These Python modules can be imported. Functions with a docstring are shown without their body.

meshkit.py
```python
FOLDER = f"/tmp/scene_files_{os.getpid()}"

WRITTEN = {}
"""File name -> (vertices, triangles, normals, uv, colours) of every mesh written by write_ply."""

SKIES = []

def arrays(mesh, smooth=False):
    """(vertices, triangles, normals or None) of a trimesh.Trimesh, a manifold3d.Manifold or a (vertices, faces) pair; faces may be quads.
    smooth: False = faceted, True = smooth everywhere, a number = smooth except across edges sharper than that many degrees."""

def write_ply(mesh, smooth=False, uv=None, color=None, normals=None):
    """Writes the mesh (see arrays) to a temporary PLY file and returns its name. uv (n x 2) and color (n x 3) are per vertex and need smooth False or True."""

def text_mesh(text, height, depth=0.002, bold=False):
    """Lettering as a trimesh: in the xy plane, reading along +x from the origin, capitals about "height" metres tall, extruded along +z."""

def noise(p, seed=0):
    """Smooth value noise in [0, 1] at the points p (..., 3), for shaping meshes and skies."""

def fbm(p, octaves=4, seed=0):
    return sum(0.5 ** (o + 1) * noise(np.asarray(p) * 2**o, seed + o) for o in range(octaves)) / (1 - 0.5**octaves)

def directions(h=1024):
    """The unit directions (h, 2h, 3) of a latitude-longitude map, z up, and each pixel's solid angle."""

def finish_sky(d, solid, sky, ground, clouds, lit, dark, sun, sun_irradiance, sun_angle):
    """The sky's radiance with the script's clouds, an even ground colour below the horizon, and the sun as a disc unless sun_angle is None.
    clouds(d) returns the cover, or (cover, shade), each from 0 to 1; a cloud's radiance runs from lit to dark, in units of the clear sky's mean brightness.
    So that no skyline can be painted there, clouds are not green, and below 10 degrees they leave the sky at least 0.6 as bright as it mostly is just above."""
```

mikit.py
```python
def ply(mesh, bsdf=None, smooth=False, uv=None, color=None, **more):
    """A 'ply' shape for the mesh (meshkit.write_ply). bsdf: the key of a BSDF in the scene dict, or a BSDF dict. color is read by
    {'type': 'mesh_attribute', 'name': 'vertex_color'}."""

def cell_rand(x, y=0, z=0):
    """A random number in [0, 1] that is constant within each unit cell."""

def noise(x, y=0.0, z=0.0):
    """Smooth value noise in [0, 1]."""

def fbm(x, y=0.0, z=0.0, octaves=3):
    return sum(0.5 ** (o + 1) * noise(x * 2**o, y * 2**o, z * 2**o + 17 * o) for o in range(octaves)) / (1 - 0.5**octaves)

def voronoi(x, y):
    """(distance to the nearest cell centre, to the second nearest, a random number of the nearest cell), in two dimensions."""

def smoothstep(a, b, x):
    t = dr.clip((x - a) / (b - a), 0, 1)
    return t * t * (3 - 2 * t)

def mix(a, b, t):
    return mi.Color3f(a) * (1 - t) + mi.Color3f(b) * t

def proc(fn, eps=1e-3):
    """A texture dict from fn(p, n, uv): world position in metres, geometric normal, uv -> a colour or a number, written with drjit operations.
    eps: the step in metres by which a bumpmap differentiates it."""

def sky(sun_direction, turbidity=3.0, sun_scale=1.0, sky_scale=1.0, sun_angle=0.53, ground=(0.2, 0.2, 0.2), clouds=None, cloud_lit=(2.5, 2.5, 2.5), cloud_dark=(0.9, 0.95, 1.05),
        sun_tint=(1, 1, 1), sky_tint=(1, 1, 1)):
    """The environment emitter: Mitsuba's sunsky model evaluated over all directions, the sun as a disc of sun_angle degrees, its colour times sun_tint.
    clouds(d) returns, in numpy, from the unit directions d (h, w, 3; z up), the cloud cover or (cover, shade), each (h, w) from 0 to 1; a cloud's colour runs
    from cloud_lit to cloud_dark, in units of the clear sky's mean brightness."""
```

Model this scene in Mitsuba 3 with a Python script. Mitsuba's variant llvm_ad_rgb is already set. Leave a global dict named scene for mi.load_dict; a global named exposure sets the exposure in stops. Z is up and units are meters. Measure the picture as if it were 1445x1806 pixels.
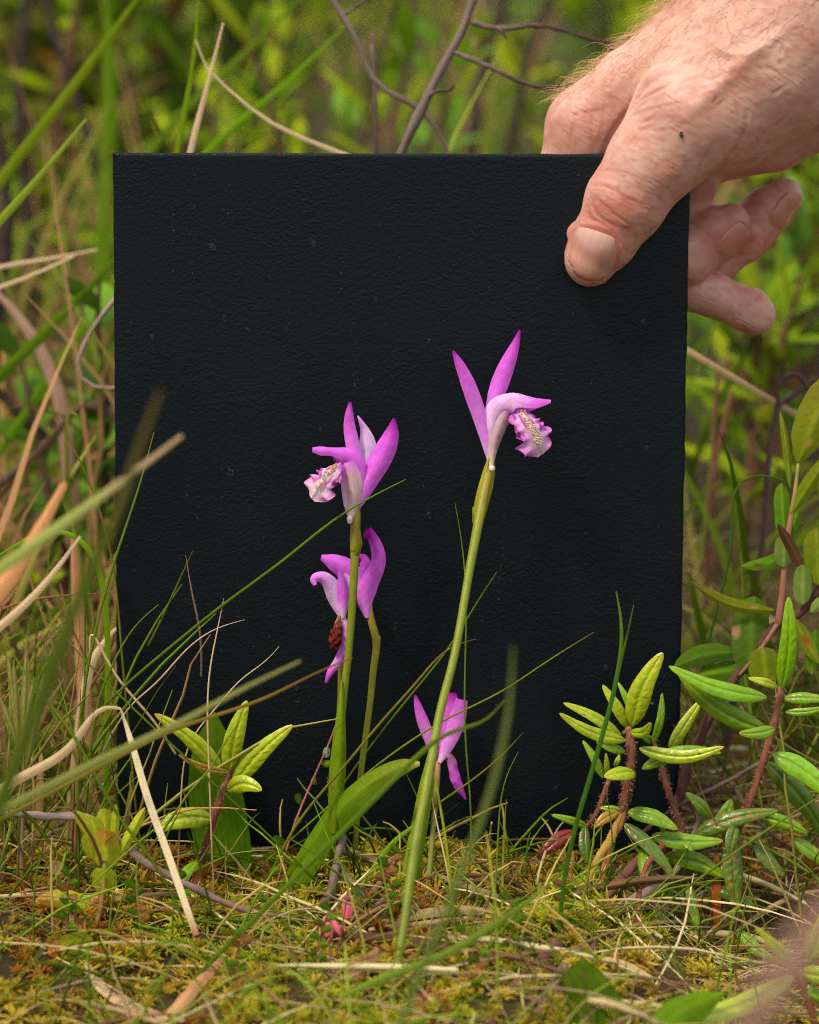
import math, random, numpy as np, trimesh, mitsuba as mi, mikit, meshkit
import drjit as dr
from scipy.interpolate import CubicSpline

# ---------------------------------------------------------------- camera, sky, exposure
PX = 0.000178                     # metres per photograph pixel on the board's plane
DPX = 903 / math.tan(math.radians(12.0))
PITCH, LEAN = math.radians(14.0), math.radians(7.4)
X = np.array([1.0, 0, 0])
FWD = np.array([0, math.cos(PITCH), -math.sin(PITCH)])
UPV = np.array([0, math.sin(PITCH), math.cos(PITCH)])
BN = np.array([0, -math.cos(LEAN), math.sin(LEAN)])      # the board's normal, towards the camera
BV = np.array([0, math.sin(LEAN), math.cos(LEAN)])       # the board's upward direction
O = np.array([0, 0, 0.1085])
CAM = O - DPX * PX * FWD
scene, labels = {}, {}
T = mi.ScalarTransform4f
scene['camera'] = {'type': 'thinlens', 'fov': 24.0, 'fov_axis': 'y', 'aperture_radius': 0.0050, 'focus_distance': (DPX - 150) * PX,
                   'near_clip': 0.01, 'far_clip': 500.0,
                   'to_world': T().look_at(origin=CAM.tolist(), target=(CAM + FWD).tolist(), up=[0, 0, 1])}
exposure = 2.9
scene['sky_light'] = mikit.sky([-0.42, -0.38, 0.82], turbidity=4, sun_scale=0.30, sun_angle=10, clouds=lambda d: (1.0 + 0 * d[..., 2], 0.97 * (1 - np.clip(d[..., 2], 0, 1)) ** 1.3),
                               cloud_lit=(1.8, 1.86, 2.0), cloud_dark=(0.45, 0.48, 0.52), ground=(0.06, 0.07, 0.03))

# ---------------------------------------------------------------- helpers
def lin(r, g, b):
    if g > r and g > b: r, b = r + 0.17 * (g - r), b * 0.85      # foliage under an overcast sky is yellower than it is remembered
    c = np.array([r, g, b], float) / 255
    return np.where(c <= 0.04045, c / 12.92, ((c + 0.055) / 1.055) ** 2.4)

def U(px, py, q=0.0):
    """The point seen at pixel (px, py) of the photograph on the plane q pixels in front of the board."""
    d = FWD + (px - 722.5) / DPX * X - (py - 903) / DPX * UPV
    return CAM + d * ((q * PX - (CAM - O) @ BN) / (d @ BN))

def to_px(P):
    r = np.asarray(P) - CAM
    z = r @ FWD
    return 722.5 + DPX * (r @ X) / z, 903 - DPX * (r @ UPV) / z

def sst(a, b, x):
    t = np.clip((np.asarray(x, float) - a) / (b - a), 0, 1)
    return t * t * (3 - 2 * t)

def gz(x, y):
    """Height of the ground."""
    x, y = np.asarray(x, float), np.asarray(y, float)
    p = np.stack(np.broadcast_arrays(x, y, 0 * x), -1)
    z = -0.004 + 0.004 * sst(0.0, -0.09, y) - 0.022 * sst(.05, .11, x) * sst(0.02, -0.03, y) * sst(-.35, -.2, y) + 0.027 * (meshkit.fbm(p * 24 + 3.1, 3) - 0.5) * sst(0.01, -0.03, y)
    z = z - 0.02 * sst(-0.11, -0.28, y)
    z = z + sst(0.03, 0.5, y) * (0.03 + 0.05 * (meshkit.fbm(p * 6 + 9.7, 3) - 0.5)) + sst(0.5, 8, y) * 0.25 * (meshkit.fbm(p * 0.7, 3) - 0.5)
    return z

def ground_q(px, py):
    d = FWD + (px - 722.5) / DPX * X - (py - 903) / DPX * UPV
    s = np.linspace(0.35, 3.0, 1500)
    P = CAM + d * s[:, None]
    below = np.nonzero(P[:, 2] < gz(P[:, 0], P[:, 1]))[0]
    h = P[below[0]] if len(below) else P[-1]
    return ((h - O) @ BN) / PX

def spl(P, n):
    P = np.asarray(P, float)
    if len(P) == 2: return P[0] + np.linspace(0, 1, n)[:, None] * (P[1] - P[0])
    t = np.r_[0, np.cumsum(np.linalg.norm(np.diff(P, axis=0), axis=1))]
    return CubicSpline(t, P, bc_type='natural')(np.linspace(0, t[-1], n))

def path(pts, q0, q1=None, n=24, ground=False):
    """Spline through pixel points; depth runs from q0 at the first to q1 at the last (ground: the last stands on the ground)."""
    pts = [p if len(p) == 3 else (*p, None) for p in pts]
    q1 = ground_q(*pts[-1][:2]) + 10 if ground else (q0 if q1 is None else q1)
    xy = np.array([p[:2] for p in pts], float)
    t = np.r_[0, np.cumsum(np.linalg.norm(np.diff(xy, axis=0), axis=1))]
    t /= t[-1]
    out = []
    for p, a in zip(pts, t):
        W = U(p[0], p[1], p[2] if p[2] is not None else q0 + (q1 - q0) * a)
        if W[2] < gz(W[0], W[1]) - .001 and W[1] < .02: W = U(p[0], p[1], ground_q(p[0], p[1]) + 8)
        out.append(W)
    return spl(out, n)

def scale_at(P):
    return PX * ((np.asarray(P) - CAM) @ FWD) / (DPX * PX)        # metres per apparent pixel

def frames(P, hint):
    Tn = np.gradient(P, axis=0)
    Tn /= np.linalg.norm(Tn, axis=1, keepdims=True) + 1e-12
    S = np.cross(Tn, np.broadcast_to(hint, P.shape))
    S /= np.linalg.norm(S, axis=1, keepdims=True) + 1e-12
    for i in range(1, len(S)):
        if float(S[i] @ S[i - 1]) < 0: S[i] *= -1
    return Tn, S, np.cross(S, Tn)

def grid_faces(n, m, wrap=False):
    i, j = np.meshgrid(np.arange(n - 1), np.arange(m if wrap else m - 1), indexing='ij')
    k = (j + 1) % m
    q = np.stack([i * m + j, i * m + k, (i + 1) * m + k, (i + 1) * m + j], -1).reshape(-1, 4)
    return np.vstack([q[:, [0, 1, 2]], q[:, [0, 2, 3]]])

def cramp(t, stops):
    """Colour along t from [(t, rgb linear), ...]."""
    ts = [s[0] for s in stops]
    return np.stack([np.interp(t, ts, [s[1][k] for s in stops]) for k in range(3)], -1)

def tube(P, R, stops, sides=6, lump=0.0, seed=0, flat=1.0):
    P = np.asarray(P, float); n = len(P)
    R = np.interp(np.linspace(0, 1, n), np.linspace(0, 1, len(np.atleast_1d(R))), np.atleast_1d(R)) if np.ndim(R) else np.full(n, R)
    Tn, S, N = frames(P, [0.31, -0.9, 0.3] if abs(np.mean(np.gradient(P, axis=0), 0)[1]) < 0.9 * np.linalg.norm(np.mean(np.gradient(P, axis=0), 0)) else [0, 0, 1.0])
    a = np.arange(sides) * 2 * np.pi / sides
    rr = R[:, None] * np.ones(sides)
    V = P[:, None] + rr[..., None] * (np.cos(a)[None, :, None] * S[:, None] + flat * np.sin(a)[None, :, None] * N[:, None])
    if lump:
        k = meshkit.noise(V / (np.mean(R) * 2.2) + seed, seed) - 0.5
        V = V + (V - P[:, None]) * (k * lump * 2)[..., None]
    C = np.repeat(cramp(np.linspace(0, 1, n), stops)[:, None], sides, 1)
    C = C * (0.8 + 0.4 * meshkit.noise(V * 900 + seed, 3))[..., None]
    if lump: C = C * (0.55 + 0.9 * meshkit.fbm(V * [1600, 1600, 700] + seed, 2, 6))[..., None]
    F = grid_faces(n, sides, True)
    V, C = V.reshape(-1, 3), C.reshape(-1, 3)
    caps = []
    for e, c in ((0, P[0] - Tn[0] * R[0] * 0.5), (n - 1, P[-1] + Tn[-1] * R[-1] * 0.5)):
        V = np.vstack([V, c]); C = np.vstack([C, C[e * sides]])
        b = e * sides + np.arange(sides)
        caps.append(np.stack([b, np.roll(b, -1), np.full(sides, len(V) - 1)], 1)[:, ::(1 if e else -1)])
    return V, np.vstack([F] + caps), C

def ribbon(P, W, stops, hint=(0, -1, 0.25), fold=0.35, m=5, twist=0.0, ruffle=0.0, side=None, cup=0.0, seed=0, mottle=0.25, grain=0.15):
    """A sheet along P of widths W (metres, along t), folded (V) or cupped (U) across, ruffled at the edges."""
    n = len(P); t = np.linspace(0, 1, n)
    W = np.interp(t, np.linspace(0, 1, len(W)), W)
    Tn, S, N = frames(P, hint)
    if np.any(twist):
        a = np.radians(twist) * t if np.ndim(twist) == 0 else np.radians(np.interp(t, np.linspace(0, 1, len(twist)), twist))
        S, N = S * np.cos(a)[:, None] + N * np.sin(a)[:, None], N * np.cos(a)[:, None] - S * np.sin(a)[:, None]
    s = np.linspace(-1, 1, m)
    h = -fold * np.abs(s) - cup * s * s
    V = P[:, None] + (W / 2)[:, None, None] * (s[None, :, None] * S[:, None] + h[None, :, None] * N[:, None])
    if ruffle:
        r = np.sin(t * 31 + seed)[:, None] * (s ** 2)[None] * np.sign(s + 0.2)[None] + (meshkit.noise(np.stack(np.broadcast_arrays(t[:, None] * 9, s[None] * 3, seed + 0.0), -1)) - 0.5) * 1.5
        V = V + (ruffle * (W / 2)[:, None] * r)[..., None] * N[:, None]
    C = np.repeat(cramp(t, stops)[:, None], m, 1)
    if side is not None: C = C * (1 - np.abs(s)[None, :, None] ** 2 * (1 - np.asarray(side)))
    C = C * (1 - mottle / 2 + mottle * meshkit.noise(V * 700 + seed, 5))[..., None] * (1 - grain / 2 + grain * (np.arange(m) % 2))[None, :, None]
    return V.reshape(-1, 3), grid_faces(n, m), C.reshape(-1, 3)

PROF = [(0, .16), (.05, .5), (.16, .84), (.32, 1), (.5, .96), (.7, .76), (.86, .52), (.95, .34), (1, .08)]
def thick_leaf(P, w, stops, hint=(0, -1, .35), m=15, seed=0, spots=None, prof=PROF, rug=1.0, puff=0.30, roll=0.5):
    """A leathery leaf with edges rolled under, a sunk midrib and embossed veins: closed."""
    n = len(P); t = np.linspace(0, 1, n)
    W = w / 2 * np.interp(t, [p[0] for p in prof], [p[1] for p in prof])
    W = W * (1 + 0.10 * (meshkit.noise(np.stack([t * 8, t * 0 + seed, t * 0], -1)) - 0.5))
    Tn, S, N = frames(P, hint)
    s = np.linspace(-1, 1, m)
    top = puff * (1 - np.abs(s) ** 2.4) - 0.2 * np.exp(-(s / 0.15) ** 2)
    vein = 0.035 * rug * np.sin(t[:, None] * 2 * np.pi * 9 - np.abs(s)[None] * 4 + seed) * (1 - np.abs(s)[None] ** 4) * sst(0.05, 0.3, np.abs(s))[None]
    cells = meshkit.noise(np.stack(np.broadcast_arrays(t[:, None] * 38, s[None] * 5.5, seed + 2.5), -1))
    lumps = -0.09 * rug * np.exp(-((cells - .5) / .10) ** 2) * (1 - np.abs(s)[None] ** 8) + 0.06 * rug * (meshkit.noise(np.stack(np.broadcast_arrays(t[:, None] * 17, s[None] * 3.1, seed + 0.5), -1)) - 0.5)
    H = top[None] + vein + lumps * (1 - np.abs(s)[None] ** 6)
    A = P[:, None] + W[:, None, None] * (s[None, :, None] * S[:, None] + H[..., None] * N[:, None])
    sb = np.linspace(0.97, -0.97, 5); hb = np.array([-.16, -.30, -.12, -.30, -.16]) * roll * 1.3
    B = P[:, None] + W[:, None, None] * (sb[None, :, None] * S[:, None] + hb[None, :, None] * N[:, None])
    V = np.concatenate([A, B], 1)
    C = np.repeat(cramp(t, stops)[:, None], m + 5, 1)
    C[:, :m] *= (1 + 1.7 * (vein + lumps) + 0.10 * np.exp(-(s / 0.10) ** 2)[None])[..., None]
    C[:, m:] *= 0.9
    C = C * (0.85 + 0.3 * meshkit.noise(V * 500 + seed, 5))[..., None]
    if spots is not None:
        col, lo, fr = spots
        k = sst(lo, lo + 0.08, meshkit.fbm(V * fr + seed * 1.7, 2, 8))[..., None]
        C = C * (1 - k) + np.asarray(col) * k
    return V.reshape(-1, 3), grid_faces(n, m + 5, True), np.clip(C, 0.001, 1).reshape(-1, 3)

def blob(P, r, col, seed=0, lump=0.3, sub=2, scale=(1, 1, 1)):
    s = trimesh.creation.icosphere(subdivisions=sub)
    v = np.array(s.vertices)
    v = v * (1 + lump * (meshkit.noise(v * 2.2 + seed) - 0.5))[:, None] * np.array(scale)
    return np.asarray(P) + v * r, np.array(s.faces), np.tile(np.asarray(col, float), (len(v), 1)) * (0.8 + 0.4 * meshkit.noise(v * 4 + seed))[:, None]

def join(ms):
    ms = list(ms); V, F, C, k = [], [], [], 0
    for v, f, c in ms:
        V.append(v); F.append(f + k); C.append(c); k += len(v)
    return np.vstack(V), np.vstack(F), np.vstack(C)

USED = {}
def numbered(key):
    n = USED.get(key, -1) + 1
    USED[key] = n
    return key if n == 0 else f'{key}_{n:03d}'

def tag(key, label=None, cat=None, group=None, kind=None):
    labels[key] = {k: v for k, v in (('label', label), ('category', cat), ('group', group), ('kind', kind)) if v}
    return key

def thing(name, label, cat, group=None):
    return tag(numbered(name), label, cat, group)

TABLE = []          # one row per mesh: the two hues that its vertex colours run between
def put(key, mesh, bsdf, smooth=True):
    """Adds a mesh. Its vertex colours are kept as uv: u = 4 * row of TABLE + 1 + position between the row's two hues, v = brightness."""
    v, f, c = mesh
    c = np.clip(c, 0.0005, 0.98)
    if bsdf == 'skin':
        scene[key] = mikit.ply((v, f), bsdf, smooth=smooth, color=c)
        return
    total = c.sum(1); h = c / total[:, None]; m = h.mean(0)
    w = np.linalg.eigh(np.cov((h - m).T) + 1e-12 * np.eye(3))[1][:, -1] if len(h) > 2 else np.array([1, 0, 0.0])
    t = (h - m) @ w; lo, hi = t.min(), max(t.max(), t.min() + 1e-6)
    TABLE.append(np.r_[m + lo * w, m + hi * w])
    scene[key] = mikit.ply((v, f), bsdf, smooth=smooth, uv=np.stack([4.0 * (len(TABLE) - 1) + 1 + (t - lo) / (hi - lo), total], -1))

def table_color(p, n, uv):
    tab = np.array(TABLE, np.float32)
    k = dr.clip(dr.floor(uv.x / 4), 0, len(TABLE) - 1); b = dr.clip(uv.x - 4 * k - 1, 0, 1); i = mi.UInt32(k)
    g = [dr.gather(mi.Float, mi.Float(np.ascontiguousarray(tab[:, j])), i) for j in range(6)]
    return mi.Color3f(*[dr.clip((g[j] * (1 - b) + g[j + 3] * b) * uv.y, 0.0, 0.98) for j in range(3)])

def part(parent, name, mesh, bsdf, label=None, kind=None, smooth=True):
    key = numbered(f'{parent}__{name}')
    put(key, mesh, bsdf, smooth)
    if label or kind: tag(key, label, None, None, kind)
    return key

def whole(name, mesh, bsdf, label, cat, group=None, kind=None):
    key = tag(numbered(name), label, cat, group, kind)
    put(key, mesh, bsdf)
    return key

# ---------------------------------------------------------------- materials
VC = mikit.proc(table_color)
ATTR = {'type': 'mesh_attribute', 'name': 'vertex_color'}
scene['blade_skin'] = {'type': 'principledthin', 'base_color': VC, 'roughness': 0.42, 'diff_trans': 0.65, 'spec_trans': 0.0, 'eta': 1.33}
scene['petal_skin'] = {'type': 'principledthin', 'base_color': VC, 'roughness': 0.45, 'diff_trans': 0.5, 'spec_trans': 0.0, 'eta': 1.36, 'sheen': 0.3}
scene['leaf_skin'] = {'type': 'twosided', 'bsdf': {'type': 'principled', 'base_color': VC, 'roughness': 0.31, 'specular': 0.5}}
scene['stem_skin'] = {'type': 'twosided', 'bsdf': {'type': 'principled', 'base_color': VC, 'roughness': 0.5, 'specular': 0.4}}
scene['dry_skin'] = {'type': 'twosided', 'bsdf': {'type': 'principled', 'base_color': VC, 'roughness': 0.75, 'specular': 0.25}}
scene['bark_skin'] = {'type': 'twosided', 'bsdf': {'type': 'principled', 'base_color': VC, 'roughness': 0.8, 'specular': 0.3}}
scene['water'] = {'type': 'dielectric', 'int_ior': 1.33}

def board_height(p, n, uv):
    a = mikit.fbm(p.x * 1300 + 3 * mikit.noise(p.x * 90, p.z * 90, 4.0), p.z * 1700, 3.0, 2)
    b = mikit.noise(p.x * 2300, p.z * 3000, 7.0)
    w = mikit.noise(p.x * 60, p.z * 90, 1.0)
    return (a * 0.75 + b * 0.3) * (0.5 + 0.7 * w) * 0.00015
def board_color(p, n, uv):
    k = mikit.fbm(p.x * 40, p.z * 40, p.y * 40, 3)
    return mikit.mix((0.0020, 0.0046, 0.0062), (0.0032, 0.0066, 0.0086), k)
scene['board_paint'] = {'type': 'twosided', 'bsdf': {'type': 'bumpmap', 'arbitrary': mikit.proc(board_height, 1.5e-4), 'bsdf': {
    'type': 'principled', 'base_color': mikit.proc(board_color), 'roughness': 0.32, 'specular': 0.21}}}

# ================================================================ ground
def ground():
    ys = np.unique(np.r_[np.linspace(-0.45, 0.25, 180), np.linspace(0.25, 2, 110), np.geomspace(2, 90, 30), -np.geomspace(0.45, 60, 16)])
    xs = np.unique(np.r_[np.linspace(-0.3, 0.3, 160), np.geomspace(0.3, 60, 40), -np.geomspace(0.3, 60, 40)])
    x, y = np.meshgrid(xs, ys)
    V = np.stack([x, y, gz(x, y)], -1)
    k = meshkit.fbm(V * 18, 3, 4)[..., None]; j = sst(0.4, 0.65, meshkit.fbm(V * 45, 3, 9))[..., None]
    C = lin(58, 44, 26) * (1 - k) + lin(92, 78, 32) * k
    C = C * (1 - j * 0.6) + lin(40, 26, 16) * j * 0.6
    far = sst(0.05, 0.6, y)[..., None]
    C = C * (1 - far) + (lin(44, 44, 20) * (1 - k) + lin(36, 28, 18) * k) * far
    put('ground', (V.reshape(-1, 3), grid_faces(len(ys), len(xs)), C.reshape(-1, 3)), 'dry_skin')
    tag('ground', 'boggy ground of peat and moss under the plants', None, None, 'structure')
ground()

# ================================================================ black board
def board():
    key = thing('black_board', 'black painted board with rippled wet surface standing upright behind the orchids', 'board')
    c = [U(199, 269), U(1218, 272), U(1195, 1506), U(208, 1489)]
    th = 0.0032
    e = np.array([0, .0015, .003, .006, .012]); r = np.r_[e, np.linspace(.02, .98, 56), (1 - e)[::-1]]; s = np.r_[e, np.linspace(.02, .98, 66), (1 - e)[::-1]]; NX, NZ = len(r), len(s)
    def P(a, b):
        a, b = a[..., None], b[..., None]
        return (1 - a) * (1 - b) * c[0] + a * (1 - b) * c[1] + a * b * c[2] + (1 - a) * b * c[3]
    a, b = np.meshgrid(r, s)
    wob = lambda q: (meshkit.noise(q * 300, 2) - 0.5)
    front = P(a, b)
    edge = np.minimum(np.minimum(a, 1 - a) * 0.18, np.minimum(b, 1 - b) * 0.22)
    front = front - BN * (np.exp(-(edge / 0.0004) ** 2) * 0.0005)[..., None]
    rim = (np.minimum(np.minimum(a, 1 - a), np.minimum(b, 1 - b)) == 0)
    front = front + (rim * wob(front) * 0.0005)[..., None] * np.array([1, 0, 1.0])
    ring = np.r_[[(0, i) for i in range(NX)], [(j, NX - 1) for j in range(1, NZ)], [(NZ - 1, i) for i in range(NX - 2, -1, -1)], [(j, 0) for j in range(NZ - 2, 0, -1)]]
    idx = ring[:, 0] * NX + ring[:, 1]
    V = front.reshape(-1, 3); n0 = len(V)
    back = V[idx] - BN * th
    V = np.vstack([V, back, back.mean(0)])
    m = len(idx); i = np.arange(m); k = (i + 1) % m
    F = np.vstack([grid_faces(NZ, NX)[:, ::-1], np.stack([idx[i], n0 + i, idx[k]], 1), np.stack([idx[k], n0 + i, n0 + k], 1), np.stack([n0 + i, np.full(m, n0 + m), n0 + k], 1)])
    scene[f'{key}__panel'] = mikit.ply((V, F), 'board_paint', smooth=40)
    part(key, 'worn_corner', blob(U(199, 270, 2), 0.0006, lin(110, 66, 34), 3, 0.6), 'dry_skin', 'orange chip of bare wood at the top corner')
    rng = np.random.default_rng(5)
    big = [(375, 435, 5.5), (407, 833, 6), (552, 428, 4.5), (757, 908, 5), (905, 553, 4.5), (1135, 566, 4.5), (1068, 1177, 5), (1140, 790, 4), (1033, 940, 3.5),
           (662, 527, 3.5), (396, 560, 3.5), (523, 1212, 5), (525, 1240, 4.5), (525, 1290, 4), (757, 601, 3.5), (980, 1390, 4), (268, 594, 4), (850, 1095, 3.5)]
    def drop(px, py, r):
        s = trimesh.creation.icosphere(subdivisions=2)
        v = np.array(s.vertices)
        v = np.stack([v[:, 0], v[:, 1] * 0.75, v[:, 2] * (1.1 + 0.15 * (v[:, 2] < 0))], -1)
        return U(px, py, 1.2) + v * r * 1.15 * PX, np.array(s.faces)
    names = ['large droplet near the upper left corner of the board', 'large droplet left of the left orchid flower', 'small droplet near the top middle of the board', 'droplet between the two tall orchid stems', 'droplet above the tallest orchid flower',
             'droplet below the thumb near the right board edge', 'droplet above the bushy sprig on the board', 'droplet near the right board edge at half height', 'small droplet right of the tallest orchid stem', 'small droplet in the upper middle of the board',
             'small droplet below the large upper left one', 'upper droplet of the vertical row left of the orchid stems', 'middle droplet of the vertical row left of the orchid stems', 'lowest droplet of the vertical row left of the orchid stems',
             'small droplet left of the tallest orchid flower', 'droplet low on the board left of the bushy sprig', 'small droplet beside the left board edge', 'droplet just right of the tallest stem at half height']
    for (px, py, r), nm in zip(big, names):
        k = tag(numbered('water_droplet'), nm, 'droplet', 'water droplets on the board')
        scene[k] = mikit.ply(drop(px, py, r), 'water', smooth=True)
    vs, fs, n = [], [], 0
    pts = [(rng.uniform(215, 1180), rng.uniform(285, 1440), rng.uniform(0.9, 2.2)) for _ in range(420)]
    for _ in range(40):
        x0, y0 = rng.uniform(220, 900), rng.uniform(290, 1250)
        pts += [(x0 + rng.normal(0, 2.5) - i * 0.4, y0 + i * rng.uniform(7, 15), rng.uniform(1.1, 2.4)) for i in range(rng.integers(4, 11))]
    for px, py, r in pts:
        s = trimesh.creation.icosphere(subdivisions=1)
        vs.append(U(px, py, 0.5) + np.array(s.vertices) * r * PX * np.array([1, .7, 1.25])); fs.append(np.array(s.faces) + n); n += len(s.vertices)
    scene['fine_droplets'] = mikit.ply((np.vstack(vs), np.vstack(fs)), 'water', smooth=True)
    tag('fine_droplets', 'fine water droplets and runs beading on the black board', 'droplets', None, 'stuff')
board()

# ================================================================ orchids
MAG, PINK, PALE, WHITE, DARKM = lin(226, 112, 236), lin(236, 152, 240), lin(240, 200, 244), lin(242, 226, 224), lin(176, 40, 156)
STG, STY, STO = lin(112, 128, 22), lin(132, 128, 30), lin(96, 108, 22)

def petal(par, name, pts, ws, q0, q1, stops, hint=(0, -1, .2), cup=0.25, fold=0.0, twist=0.0, ruffle=0.0, n=30, m=13, seed=1, mottle=0.35, label=None):
    P = path(pts, q0, q1, n)
    return part(par, name, ribbon(P, np.array(ws) * PX * 1.17, stops, hint, fold, m, twist, ruffle, None, cup * 1.45, seed, mottle, 0.14), 'petal_skin', label)

def stem(par, pts, q0, r, stops, q1=None, ground=False, n=40, sides=9, name='stem', label=None, lump=0.0):
    P = path(pts, q0, q1, n, ground)
    return part(par, name, tube(P, np.array(r) * PX, stops, sides, lump), 'stem_skin', label)

def frilled_lip(par, base, tip, q0, q1, w, seed, pale):
    """The hanging lip: a broad tongue with a frilled edge, magenta veins and a bristly pale ridge."""
    n, m = 44, 25
    P = spl([U(*base, q0), U((base[0] * .55 + tip[0] * .45), (base[1] * .6 + tip[1] * .4) - 5, (q0 + q1) / 2 + 22), U(*tip, q1)], n)
    t = np.linspace(0, 1, n); s = np.linspace(-1, 1, m)
    Tn, S, N = frames(P, (0.25 * np.sign(base[0] - tip[0]) * -1, -1, 0.55))
    W = w * PX / 2 * np.interp(t, [0, .1, .3, .5, .62, .75, .9, 1], [.42, .6, .72, .8, .74, 1, .92, .35])
    fr = meshkit.noise(np.stack(np.broadcast_arrays(t[:, None] * 15, np.sign(s)[None] * 4, seed), -1))
    edge = np.abs(s)[None] ** 3
    wide = W[:, None] * s[None] * (1 + 0.34 * edge * (fr - 0.45))
    h = -0.55 * s[None] ** 2 * np.interp(t, [0, .4, 1], [1.2, 1, .3])[:, None] + edge * 0.3 * np.sin(t[:, None] * 33 + 2 * np.sign(s)[None] + seed) * sst(0.1, .4, t)[:, None] + 0.12 * np.exp(-(s[None] / .15) ** 2)
    V = P[:, None] + wide[..., None] * S[:, None] + (W[:, None] * h)[..., None] * N[:, None]
    vein = sst(.50, .58, meshkit.noise(np.stack(np.broadcast_arrays(t[:, None] * 6 + np.abs(s)[None] * 5, s[None] * 9, seed + .3), -1))) * sst(.95, .5, t)[:, None] * sst(.12, .3, np.abs(s))[None]
    top = sst(.25, 0, t)[:, None] * 0.6
    base_c = pale[0] * (1 - edge[..., None]) + pale[1] * edge[..., None] + np.zeros((n, m, 1))
    C = base_c * (1 - (vein + top).clip(0, .9)[..., None]) + DARKM * (vein + top).clip(0, .9)[..., None]
    k = np.exp(-(s / .16) ** 2)[None, :, None] * sst(0.08, .3, t)[:, None, None] * sst(1, .8, t)[:, None, None]
    C = C * (1 - k) + lin(240, 222, 160) * k
    lip = part(par, 'lip', (V.reshape(-1, 3), grid_faces(n, m), C.reshape(-1, 3)), 'petal_skin', 'frilled lip with magenta veins and pale bristles')
    rng = random.Random(seed); br = []
    for i in range(60):
        a = rng.randint(6, n - 10); b = m // 2 + rng.randint(-2, 2)
        p = V[a, b]; d = N[a] * 0.9 + np.array([rng.uniform(-.5, .5), rng.uniform(-.4, .1), rng.uniform(-.1, .5)])
        br.append(tube(np.array([p, p + d * 3 * PX, p + d * 6 * PX + Tn[a] * 2 * PX]), np.array([1.0, .9, .4]) * PX, [(0, lin(244, 226, 170)), (1, lin(246, 220, 200))], 4))
    part(lip, 'bristles', join(br), 'petal_skin', None, 'stuff')
    return lip

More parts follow.
